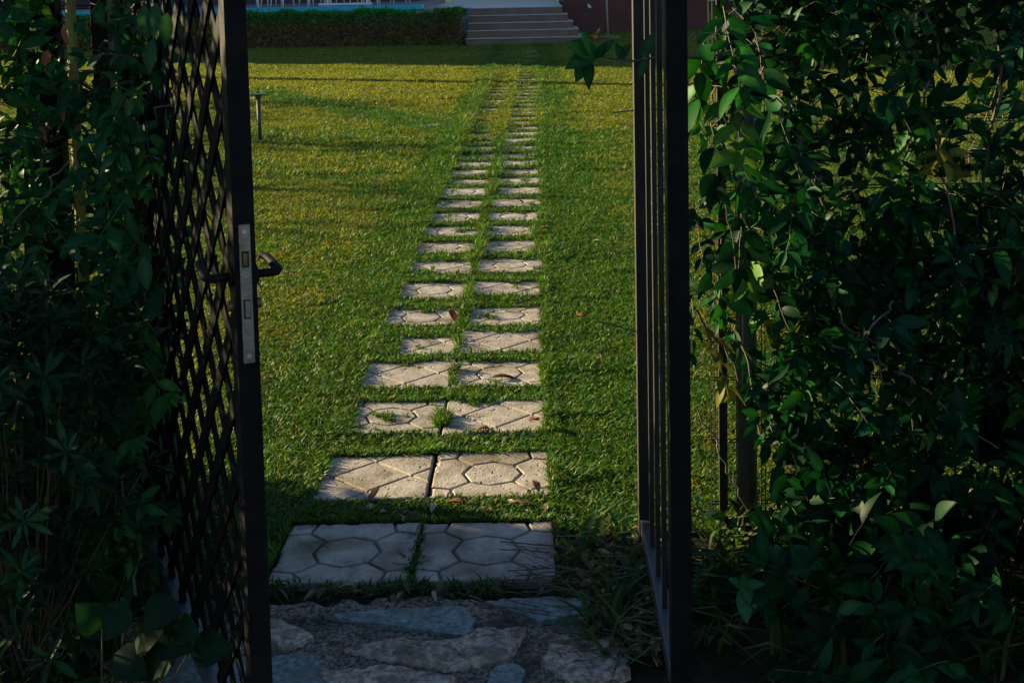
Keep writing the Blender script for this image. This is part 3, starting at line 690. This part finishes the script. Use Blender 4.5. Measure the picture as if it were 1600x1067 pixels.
def chair_parts(root):
    mb = MB(); mb.box(-.21, .21, -.21, .21, .43, .455); mb.build('seat', M['white'], root, .01)
    for sx in (-1, 1):
        for sy in (-1, 1):
            mb = MB(); mb.tube([(sx*.19, sy*.19, .43), (sx*.23, sy*.24, 0)], [.022, .017], 8); mb.build('leg', M['white'], root, smooth=True)
    mb = MB()
    for k in range(5): mb.box(-.18+k*.08, -.14+k*.08, .215, .235, .456, .85)
    mb.box(-.21, .21, .205, .245, .85, .91); mb.build('backrest', M['white'], root, .005)
    for sx in (-1, 1):
        mb = MB(); mb.bar((sx*.235, -.2, .65), (sx*.235, .22, .66), .04, .02); mb.bar((sx*.235, -.19, .44), (sx*.235, -.19, .645), .03, .03); mb.build('armrest', M['white'], root, .005)
proto = empty('patio_chair', (0, 0, 0)); chair_parts(proto)
def copy_tree(o, parent=None):
    c = o.copy(); C.objects.link(c); c.parent = parent
    for ch in list(o.children): copy_tree(ch, c)
    return c
chairs = [(-8.0, 35.75, .3), (-7.55, 36.6, 2.2), (-7.15, 36.1, -.5), (-6.55, 37.2, 1.2), (-6.15, 36.0, .1), (-5.45, 37.0, 2.8), (-4.62, 35.85, 0), (-3.9, 36.8, 1.9)]
clab = ['white patio chair closest to the gate stile on the terrace', 'second white patio chair from the left on the terrace', 'third white patio chair from the left, near the coping', 'fourth white patio chair from the left, set back near house',
        'fifth white patio chair from the left, near the coping', 'sixth white patio chair from the left, set back near house', 'seventh white patio chair from the left, near the coping', 'rightmost white patio chair on the terrace']
for k, (x, y, r) in enumerate(chairs):
    o = proto if k == 0 else copy_tree(proto)
    o.location = (x, y, 1.036); o.rotation_euler = (0, 0, r); tag(o, clab[k], 'chair', 'white chairs on the pool terrace')
sb = empty('sun_lounger', (-5.3, 35.95, 1.036)); tag(sb, 'low white sun lounger between patio chairs on the terrace', 'lounger')
mb = MB(); mb.box(-.6, .7, -.3, .3, .30, .34); mb.build('bed', M['white'], sb, .01)
mb = MB(); mb.bar((.7, 0, .32), (1.15, 0, .75), .6, .04); mb.build('backrest', M['white'], sb, .01)
for x in (-.5, .6):
    for y in (-.25, .25): mb = MB(); mb.box(x-.03, x+.03, y-.03, y+.03, 0, .299); mb.build('leg', M['white'], sb)
mb = MB(); mb.box(-.75, .75, -.35, -.31, .02, .08); mb.build('skid', M['white'], sb, .01)

# far hedge
def hedge(name, ax, ay, bx, by, wd, ht, n, label, size=.075, seed=1):
    root = empty(name, (ax, ay, 0)); tag(root, label, 'hedge')
    L = math.hypot(bx-ax, by-ay); t = rng.random(n); q = rng.random(n)
    s = rng.random(n); side = rng.random(n)
    yy = np.where(side < .55, -wd/2+np.abs(rng.normal(0, .05, n)), (rng.random(n)-.5)*wd); hh = ht*(1+.20*(vnoise(t*L, 0*t, .5, seed)-.5)+.16*(vnoise(t*L, 0*t, .13, seed)-.5))
    zz = np.where(side > .7, hh-np.abs(rng.normal(0, .05, n)), q*hh)+(rng.random(n) > .985)*.08
    xx = t*L; dx, dy = (bx-ax)/L, (by-ay)/L
    yy = yy+.10*(vnoise(xx, zz, .35, seed+4)-.5)
    P = np.stack([dx*xx-dy*yy, dy*xx+dx*yy, zz], -1)
    D = rng.normal(size=(n, 3))+np.array([0, -.4, .8]); N = rnd_unit(n)+np.array([0, -.8, .5])
    top = np.clip((zz/ht-.62)/.35+(rng.random(n)-.5)*.5, 0, 1)[:, None]
    Cc = (np.array([[.20, .15, .065]])*(1-top)+np.array([[.05, .24, .05]])*top)*(.6+.8*rng.random((n, 1)))
    V, F = scatter(leaf_template(3, .2, .1, .4, .45), P, D, N, size*(.6+.8*rng.random(n)))
    link('foliage', npmesh('foliage', V, [F], M['hedgeleaf'], np.repeat(Cc, 12, 0)), root)
    mb = MB()
    for k in range(int(L*2)):
        x = random.uniform(0, L); y = random.uniform(-wd*.3, wd*.3); mb.tube([(dx*x-dy*y, dy*x+dx*y, 0), (dx*x-dy*y+random.gauss(0, .08), dy*x+dx*y, ht*.8)], .008, 4, False)
    mb.build('stem', M['wood'], root)
hedge('clipped_hedge', -17, 34.35, -2.35, 33.55, .75, .86, 85000, 'long clipped hedge with brown bare sides below the terrace')
hedge('corner_bush', -2.55, 33.5, -1.88, 33.3, .6, 1.0, 7000, 'taller green bush at the right end of the hedge, next to the steps', seed=4)

# ------------------------------------------------------------------ surroundings that shade the lawn (left, beyond the frame)
hb = empty('shade_house', (-22, 37.2, 0)); tag(hb, 'unseen tall cream house added on the left to shade the far grass', 'house')  # house out of view, added to cast the shade over the far grass
mb = MB(); mb.box(-8, 0, 0, 46, -.1, 13.5); mb.build('wall', M['plaster'], hb)
mb = MB(); mb.box(-8.2, .4, -.1, 46.6, 13.503, 13.8); mb.build('roof', M['tile'], hb)
for k in range(10):
    for f in (1.0, 4.4, 7.6, 10.8):
        mb = MB(); mb.box(.002, .05, 2+k*4.3, 3.3+k*4.3, f, f+1.5); wn = mb.build('window', M['white'], hb); mb = MB(); mb.box(.052, .06, 2.08+k*4.3, 3.22+k*4.3, f+.08, f+1.42); mb.build('pane', M['glass'], wn)
mb = MB(); mb.tube([(0, 0, -.1), (0, 0, 7.5)], [.20, .16], 12); o = mb.build('flag_pole', M['galv'], None, smooth=True); o.location = (-12, 25.55, 0); tag(o, 'tall thin grey pole at the left edge of lawn', 'pole')

def tree(cx, cy, ht, cr, zc, n, label, seed):
    rr = random.Random(seed); root = empty('garden_tree', (cx, cy, 0)); tag(root, label, 'tree', 'trees along the left edge of the lawn')
    tr = MB(); tp = [Vector((0, 0, -.1)), Vector((.05, .03, zc*.4)), Vector((-.05, .05, zc*.8)), Vector((.04, 0, zc+cr*.3))]
    tr.tube(tp, [.15, .12, .10, .05], 10)
    P = []
    for k in range(13):
        a = rr.uniform(0, 6.28); st_ = tp[1].lerp(tp[3], rr.random()); e = Vector((math.cos(a)*cr*rr.uniform(.5, 1), math.sin(a)*cr*rr.uniform(.5, 1), st_.z+rr.uniform(-.2, 1.0)))
        br = wiggly(st_, e, 8, .06); tr.tube(br, [.045*(1-.1*i) for i in range(9)], 6, False)
        for j in range(n//13):
            b = br[rr.randint(3, 8)]; P.append(b+Vector((rr.gauss(0, .28), rr.gauss(0, .28), rr.gauss(0, .25))))
    P = np.array([tuple(p) for p in P]); m_ = len(P)
    Cc = np.array([.04, .08, .02])[None]*(.6+.8*rng.random((m_, 1)))
    V, F = scatter(leaf_template(3, .2, .1, .45, .45), P, rnd_unit(m_), rnd_unit(m_)+np.array([0, 0, .5]), .11*(.6+.8*rng.random(m_)))
    link('crown', npmesh('crown', V, [F], M['leaf'], np.repeat(Cc, 12, 0)), root); tr.build('trunk', M['wood'], root, smooth=True)
tree(-13, 21.2, 5, 1.5, 2.0, 1200, 'slender tree with an airy crown, farthest of the left lawn trees', 1)
tree(-12, 17.2, 5, 1.2, 1.8, 900, 'slender tree with an airy crown, second farthest of the left lawn trees', 2)
tree(-11.5, 13.9, 5, 1.4, 2.0, 500, 'slender tree with an airy crown, middle of the left lawn trees', 3)
tree(-11, 11.0, 5, 1.1, 1.7, 350, 'slender tree with an airy crown, second nearest of the left lawn trees', 4)
for (x, y, r, lb) in [(12.5, 60, 1.6, 'bright green bush far behind the right fence, left of the others'), (16.5, 61, 2.0, 'bright green bush far behind the right fence, between two others'), (21, 60, 2.2, 'bright green bush far behind the right fence, rightmost')]:
    leaf_ball('far_bush', (x, y, r*.6), (r, r, r*.8), 3500, [(.05, .12, .02), (.08, .15, .03)], .22, lb, 'bush', group='bushes at the far side of the garden')

# ------------------------------------------------------------------ lawn grass
irng = np.random.default_rng(99)
ROWS = len(rowY)
INS = np.zeros((ROWS, 2, 4))            # how far the turf has crept over each slab: left, right, front, back
for i in range(ROWS):
    for s_ in (0, 1):
        if i == 0: continue
        if i == 1: INS[i, s_] = irng.random(4)*.006; INS[i, 0, 0] = .03; continue
        q = min(1, (i-2)/12)
        INS[i, s_] = [irng.random()*.02+.04*(s_ == 0)*q*irng.random(), irng.random()*.02, irng.random()*.01, .022+.03*irng.random()+.02*q]
        if s_ == 0 and i > 21 and irng.random() < .30+.04*(i-21): INS[i, s_] = .25
        if i > 35 and i not in (39, 45, 48, 49) and irng.random() < .75: INS[i, s_] = .25
for i, s_, l in ((2, 0, .05), (4, 0, .12)): INS[i, s_, 0] = l
INS[4, 0, 3] = .12; INS[9, 1, 1] = .07; INS[8, 1, 1] = .05; INS[5, 0, 2] = .03; INS[7, 0, 3] = .09
def rects_dist(x, y):
    """signed distance (neg inside) to the nearest slab, and its row/side"""
    best = np.full(x.shape, 9.); row = np.zeros(x.shape, int); side = np.zeros(x.shape, int)
    ry = np.array([s[1] for s in slabs if s[3] == 0])
    for off in (-1, 0, 1):
        i = np.clip(np.searchsorted(ry, y)+off, 0, len(ry)-1)
        for sd in (0, 1):
            sx = np.array([s[0] for s in slabs if s[3] == sd]); sy = np.array([s[1] for s in slabs if s[3] == sd])
            dx_ = x-sx[i]; dy_ = y-sy[i]; I = INS[i, sd]
            dd = np.maximum.reduce([-dx_-.2+I[..., 0], dx_-.2+I[..., 1], -dy_-.2+I[..., 2], dy_-.2+I[..., 3]])
            q = dd < best; best = np.where(q, dd, best); row = np.where(q, i, row); side = np.where(q, sd, side)
    return best, row, side
def blades(n, x, y, size, wid, lean0=.25, lean1=1.15, tpl=None):
    pass
BT = (np.array([(-.5, 0, 0), (.5, 0, 0), (.42, .55, 0), (-.42, .55, 0), (0, 1, 0)]), None)
grV = []; grQ = []; grT = []; grC = []; gb = 0
def add_blades(x, y, L, W, lean, col, bend=.35, z0=None):
    global gb
    n = len(x); az = rng.random(n)*2*np.pi; 
    dx = np.cos(az)*np.sin(lean); dy = np.sin(az)*np.sin(lean); dz = np.cos(lean)
    ta = az+np.pi/2+rng.normal(0, .5, n); sx = np.cos(ta); sy = np.sin(ta)
    z0 = np.full(n, -.004) if z0 is None else z0
    V = np.zeros((n, 5, 3))
    for k, (a, t) in enumerate(((-.35, 0), (.35, 0), (.5, .5), (-.5, .5), (0, 1))):
        drop = bend*t*t
        V[:, k, 0] = x+L*t*(dx+np.cos(az)*drop)+W*a*sx; V[:, k, 1] = y+L*t*(dy+np.sin(az)*drop)+W*a*sy; V[:, k, 2] = z0+L*t*(dz-drop*.6)+rng.normal(0, .0006, n)
    grV.append(V.reshape(-1, 3)); b = gb+np.arange(n)*5
    grQ.append(np.stack([b, b+1, b+2, b+3], -1)); grT.append(np.stack([b+3, b+2, b+4], -1)); grC.append(np.repeat(col, 5, 0)); gb += 5*n
def lawn_color(x, y):
    n = len(x)
    dry = .12+.26*vnoise(x, y, .9, 40)+.40*vnoise(x, y, .16, 41)+.20*vnoise(x*.5, y, 2.6, 42)
    far = np.clip((y-11)/9, 0, 1)
    dxp = np.minimum(np.abs(x+.95), np.abs(x-.22)); near = np.exp(-(dxp/np.where(x < -.4, .15, .26))**2)
    dry = dry+.23*far-.02+.07*np.clip((y-10)/5, 0, 1)-.36*near-.05*(x > 0)*(y < 14)-.02
    # green corridor of the side path
    sd = np.abs((y-14.4)-(x+.93)*(-1.55))/1.84; dry = np.where((x < -.9) & (x > -4.5), dry-.55*np.exp(-(sd/.32)**2), dry)
    dry = np.where((np.abs(x+.383) < .5), dry-np.where(y < 12, .30, .14), dry)+.08*np.exp(-((x+1.5)/.6)**2)*np.exp(-((y-6)/3)**2)-.03+.16*(vnoise(x, y, 2.2, 61)-.5)
    r = rng.random(n); p = np.clip((dry-.30)*1.7, .06, .95)
    g = np.array([.052, .150, .010])[None]*(.55+.9*rng.random((n, 1))); g[:, 0] *= (.8+.5*rng.random(n))
    yl = np.array([.215, .245, .028])[None]*(.6+.7*rng.random((n, 1)))
    tn_ = np.array([.30, .21, .09])[None]*(.6+.6*rng.random((n, 1)))
    c = np.where((r < p)[:, None], yl, g); c = c*(.72+.5*vnoise(x, y, .07, 63)+.12*vnoise(x, y, .4, 64))[:, None]; c = np.where((rng.random(n) < .05*(.3+p))[:, None], tn_, c)
    k = np.clip((y-8)/14, 0, .75)[:, None]; pm = p[:, None]; avg = np.array([[.045, .150, .026]])*(1-pm)+np.array([[.22, .26, .038]])*pm
    return c*(1-k)+avg*k
def region(ya, yb, dens, size, wid, margin=.3, outer=None):
    yc = []
    area = 0
    # frustum-shaped sampling
    n0 = int(dens*((yb-ya)*(.84*(ya+yb)/2+2*margin)))
    y = np.sqrt(rng.random(n0)*(yb**2-ya**2)+ya**2)
    x = (rng.random(n0)-.5)*(.84*y+2*margin)-.012*y
    return x, y
def lawn(ya, yb, dens, L, W, margin=.3):
    x, y = region(ya, yb, dens, L, W, margin)
    dd, row, side = rects_dist(x, y)
    inset = .030*(vnoise(x, y, .09, 50)-.25)+.015
    mess = .6*vnoise(x+row*3.1+side*7.7, y, .13, 51)+.4*vnoise(x, y, .035, 53)
    grow = np.where(row == 0, -.002, np.where(row == 1, .008, .022))
    edge = -(inset*.22+grow*1.9*np.clip(mess-.35, 0, 1))
    over = (row > 1) & (mess > .76)                                     # tufts overrunning a slab
    far_left = (side == 0) & (row > 17) & (vnoise(x, y, .35, 52) > .6)
    keep = (dd > edge) | ((dd > -.16) & over) | far_left | ((row > 12) & (dd > -.02))
    keep &= ~((y < 3.42) & (x < .16)) & ~((dd < .004) & (row == 0))
    keep &= ~((row < 4) & (y > 3.9) & (np.abs(x+.383) < .03) & (dd < .02) & ~((row == 2) & (np.abs(y-4.75) < .07)) & ~((row == 3) & (np.abs(y-5.3) < .12)) & (np.abs((y-np.array(rowY)[row]-.19)) < .2))
    keep &= ~((y > 33.6) & (x < 9) & (x < -1.8)) & ~((y > 32.7) & (x < 1.3) & (x > -1.8))
    for (sx, sy) in side_st: keep &= ~((np.abs(x-sx)+np.abs(y-sy) < .13) & (rng.random(len(x)) < .9))
    # thin beside the gate sill
    keep &= ~((y < 3.75) & (rng.random(len(x)) < np.where(x > .03, .93, .35)) & (x > -1.1))
    x, y, dd = x[keep], y[keep], dd[keep]; n = len(x)
    tall = 1+.9*np.exp(-((x+.383)/.05)**2)*(y > 4.4)*(vnoise(x, y, .2, 55) > .4)+(.35+.9*np.clip((y-9)/6, 0, 1))*np.exp(-((x+.86)/.12)**2)+.25*np.exp(-((x-.1)/.12)**2)+.5*(vnoise(x, y, .3, 56) > .8)
    hl = L*(.55+.75*rng.random(n))*tall
    lean = np.clip(rng.normal(.66, .36, n), .05, 1.4)
    onslab = np.zeros(n, bool)
    for ox_, oy_ in ((0, 0),):
        i_ = np.clip(np.searchsorted(np.array(rowY), y)-1, 0, ROWS-1); onslab = (y-np.array(rowY)[i_] < .42) & (np.abs(x+.383) < .43) & (y < 32)
    add_blades(x, y, hl, W*(.6+.8*rng.random(n)), np.where(onslab, lean*.85, lean), lawn_color(x, y), z0=np.where(onslab, .007, .001))
lawn(3.35, 5.2, 38000, .024, .0045)
lawn(5.2, 7.5, 23000, .029, .0048)
lawn(7.5, 11, 12500, .037, .0058)
lawn(11, 17, 4400, .050, .0095)
lawn(17, 26, 2200, .055, .014, .6)
lawn(26, 34, 1500, .045, .018, .6)
lawn(34, 62, 300, .035, .030, 1.0)
# coarse fill at both sides for other view points
for (xa, xb, ya, yb, ds) in [(-9, -1.5, 3.9, 12, 900), (1.5, 9, 3.9, 12, 900), (-14, -4, 12, 30, 160), (4, 14, 12, 30, 160)]:
    n = int((xb-xa)*(yb-ya)*ds); x = xa+(xb-xa)*rng.random(n); y = ya+(yb-ya)*rng.random(n)
    add_blades(x, y, .035*(.6+.8*rng.random(n)), np.full(n, .012), np.clip(rng.normal(.85, .35, n), .1, 1.45), lawn_color(x, y))
o = link('lawn_grass', npmesh('lawn_grass', np.concatenate(grV), [np.concatenate(grQ), np.concatenate(grT)], M['grass'], np.concatenate(grC)))
tag(o, 'short sunlit lawn of green and straw coloured grass', 'grass', kind='stuff')
print('blades', gb//5)

# weeds: longer blades by the right gate leaf and between the front slabs
def clump(P, name, label, cols, Lr, Wr, n_each, spread=.03, lean=(.2, .9)):
    global grV, grQ, grT, grC, gb
    grV = []; grQ = []; grT = []; grC = []; gb = 0
    for (x, y, s) in P:
        n = int(n_each*(.6+.8*random.random())); c = np.array(cols)[rng.integers(0, len(cols), n)]*(.7+.6*rng.random((n, 1)))
        add_blades(x+rng.normal(0, spread*s, n), y+rng.normal(0, spread*s, n), (Lr[0]+(Lr[1]-Lr[0])*rng.random(n))*s, Wr[0]+(Wr[1]-Wr[0])*rng.random(n), lean[0]+(lean[1]-lean[0])*rng.random(n), c, .5)
    o = link(name, npmesh(name, np.concatenate(grV), [np.concatenate(grQ), np.concatenate(grT)], M['grass'], np.concatenate(grC)))
    return tag(o, label, 'grass', kind='stuff')
GR = [(.03, .10, .018), (.045, .13, .02), (.025, .08, .02)]
pts = [(random.uniform(.14, .24), random.uniform(3.0, 3.75), 1) for _ in range(22)]+[(random.uniform(.34, .75), random.uniform(3.0, 3.75), 1.25) for _ in range(42)]+[(random.uniform(.5, 1.8), random.uniform(2.9, 3.6), 1.1) for _ in range(40)]
clump(pts, 'weeds', 'longer weedy grass blades around the right gate leaf and fence foot', GR+[(.10, .12, .02)], (.06, .19), (.009, .016), 8, .035, (.15, 1.2))
pts = [(-.385+random.gauss(0, .006), 3.46+.38*random.random(), .8) for _ in range(14)]+[(random.uniform(-.84, .0), 3.405+random.gauss(0, .012), .9) for _ in range(26)]+[(-.40+random.gauss(0, .05), 3.39, 1.0) for _ in range(6)]+[(random.uniform(-1.0, -.78), random.uniform(3.1, 3.45), 1) for _ in range(16)]
clump(pts, 'joint_grass', 'small grass tufts growing in the joints of the shaded slabs', GR, (.025, .07), (.004, .0065), 18, .014, (.1, 1.3))
pts = [(random.uniform(-1.6, -1.0), random.uniform(2.6, 3.5), 1.0) for _ in range(30)]
clump(pts, 'fence_grass', 'dark grass at the foot of the left foliage', GR, (.05, .16), (.006, .011), 12, .04, (.1, 1.2))

# dead leaves and twigs by the right of the threshold
n = 340; P = np.stack([.02+.30*rng.random(n)**.6, 3.0+.75*rng.random(n), .004+.02*rng.random(n)], -1)
P[:50, 0] = -.9+1.1*rng.random(50); P[:50, 1] = 3.36+.06*rng.random(50)
P[180:230, 0] = -.85+1.0*rng.random(50); P[180:230, 1] = 3.86+.14*rng.random(50)
D = rnd_unit(n)*np.array([1, 1, .3]); N = np.array([0, 0, 1.])+rng.normal(0, .5, (n, 3))
Cc = np.array([[.30, .20, .12], [.20, .13, .075], [.45, .36, .26], [.14, .09, .055]])[rng.integers(0, 4, n)]*(.6+.6*rng.random((n, 1)))
V, F = scatter(leaf_template(4, .5, .4, .35, .45), P, D, N, .025+.035*rng.random(n))
tag(link('leaf_litter', npmesh('leaf_litter', V, [F], M['litter'], np.repeat(Cc, 15, 0))), 'dry brown leaf litter beside the threshold', 'leaf litter', kind='stuff')
mb = MB()
for k in range(60):
    x = random.uniform(-.05, .27); y = random.uniform(3.0, 3.7); a = random.uniform(-1.2, .6); L = random.uniform(.05, .22)
    mb.tube(wiggly((x, y, .012), (x-L*math.cos(a), y+L*math.sin(a)*.6, .02+random.uniform(0, .03)), 6, .008), random.uniform(.0008, .0022), 4, False)
for k in range(14):
    x = random.uniform(-.8, .0); y = random.uniform(3.0, 3.38); L = random.uniform(.04, .15); a = random.uniform(-1, 1)
    mb.tube(wiggly((x, y, .018), (x+L*math.cos(a), y+L*math.sin(a)*.6, .022), 6, .006), random.uniform(.0007, .0015), 4, False)
o = mb.build('fallen_twigs', M['wood'], None, smooth=True); tag(o, 'thin dry twigs strewn over the threshold', 'twigs', kind='stuff')

# single fallen leaves one can point at
def dead(x, y, z, L, rz, col, label, tilt=.3, fold=.8, wm=.42):
    V0, F0 = leaf_template(6, fold, .25, wm, .45)
    me = npmesh('fallen_leaf', V0*L, [F0], M['litter'], np.array(col)[None], smooth=True)
    o = link('fallen_leaf', me); o.location = (x, y, z); o.rotation_euler = (tilt, 0, rz); tag(o, label, 'fallen leaf', 'single dead leaves on the path')
    sm = o.modifiers.new('solid', 'SOLIDIFY'); sm.thickness = .0006
dead(-.42, 6.08, .03, .09, .5, (.30, .10, .045), 'upturned orange brown leaf between the slabs of the sixth row', .8)
dead(-.22, 5.24, .018, .13, -1.3, (.12, .055, .03), 'long curled brown leaf on the right slab of the fourth row', .05, .9, .2)
dead(-.02, 4.66, .035, .07, 2.6, (.28, .13, .08), 'pinkish dead leaf at the right edge of the third row', .5)
dead(-.02, 3.99, .035, .06, .4, (.40, .22, .12), 'tan leaf in the grass behind the right shaded slab', .6)
dead(-.25, 3.91, .03, .07, 1.2, (.16, .08, .05), 'dark brown leaf in the grass between the first two rows', .2)
dead(-.20, 4.62, .02, .05, 1.5, (.16, .05, .03), 'small reddish leaf at the front edge of the third row', .2)
dead(-.12, 9.33, .03, .05, 1.0, (.08, .03, .02), 'small dark leaf on the right slab of the twelfth row', .8)
dead(.06, 8.30, .04, .07, 1.5, (.22, .06, .03), 'reddish leaf in the grass right of the tenth row', .3)
dead(.38, 7.9, .035, .06, 1.2, (.5, .45, .35), 'pale leaf alone on the lawn right of the path', .2)
dead(.21, 6.1, .035, .05, .9, (.45, .16, .05), 'orange leaf on the lawn right of the sixth row', .4)

# low leafy undergrowth in front of the right fence
root = empty('ground_vine', (1.0, 3.4, 0)); tag(root, 'low dark leafy undergrowth on the ground before the right fence', 'plant')
inv = -Vector(root.location); fo = Foliage()
for k in range(230):
    x = random.uniform(.50, 2.3); y = random.uniform(2.75, 3.55); z = random.uniform(.02, .38)*min(1, (x-.3)*1.6)
    fo.shoot(Vector((x, y, z))+inv, (random.gauss(0, .5), -.3+random.gauss(0, .4), .3+random.gauss(0, .4)), random.uniform(.08, .2), random.uniform(.07, .10), VINE[:3])
p = Vector(px(1308, 955, 3.02))+inv
for dx, dz, L in ((.75, .35, .075), (-.1, -.75, .07), (-.7, .25, .05), (.2, -.5, .05)): fo.leaf(p, Vector((dx, -.3, dz)), Vector((.05, -.7, .9)), L, 3, Vector((.05, .16, .06)))
p = Vector(px(1160, 915, 3.0))+inv
for dx, dz, L in ((-.8, .5, .05), (.05, -1, .085), (.7, .15, .06), (.4, -.7, .06), (-.1, .6, .05)): fo.leaf(p, Vector((dx, -.3, dz)), Vector((.05, -.7, .8)), L, 3, Vector((.03, .12, .05)))
fo.build(root, TL, M['leaf'])
# broad leaves low at the left gate leaf
root = empty('broad_leaf_plant', (-.95, 2.5, 0)); tag(root, 'low plant with big broad leaves at the foot of the lattice gate', 'plant')
inv = -Vector(root.location); fo = Foliage()
for (u, v, L) in [(270, 930, .10), (300, 1010, .11), (240, 990, .12), (200, 940, .10), (230, 1050, .12), (180, 1020, .11), (140, 1060, .12), (160, 980, .10), (255, 1020, .11), (210, 1000, .11), (270, 975, .09)]:
    p = Vector(px(u, v, 2.45))+inv
    fo.leaf(p, Vector((random.gauss(0, .6), -.4, random.gauss(.1, .5))), Vector((random.gauss(0, .3), -.8, .6)), L*.8, 4, Vector((.004, .022, .008)))
    fo.tw.tube([p, p*.5+Vector((0, .02, -.02)), Vector((random.gauss(0, .02), .1, .0))], [.002, .0025, .003], 5, False)
fo.build(root, TL+[leaf_template(6, .15, .2, .85, .4)], M['leaf'])
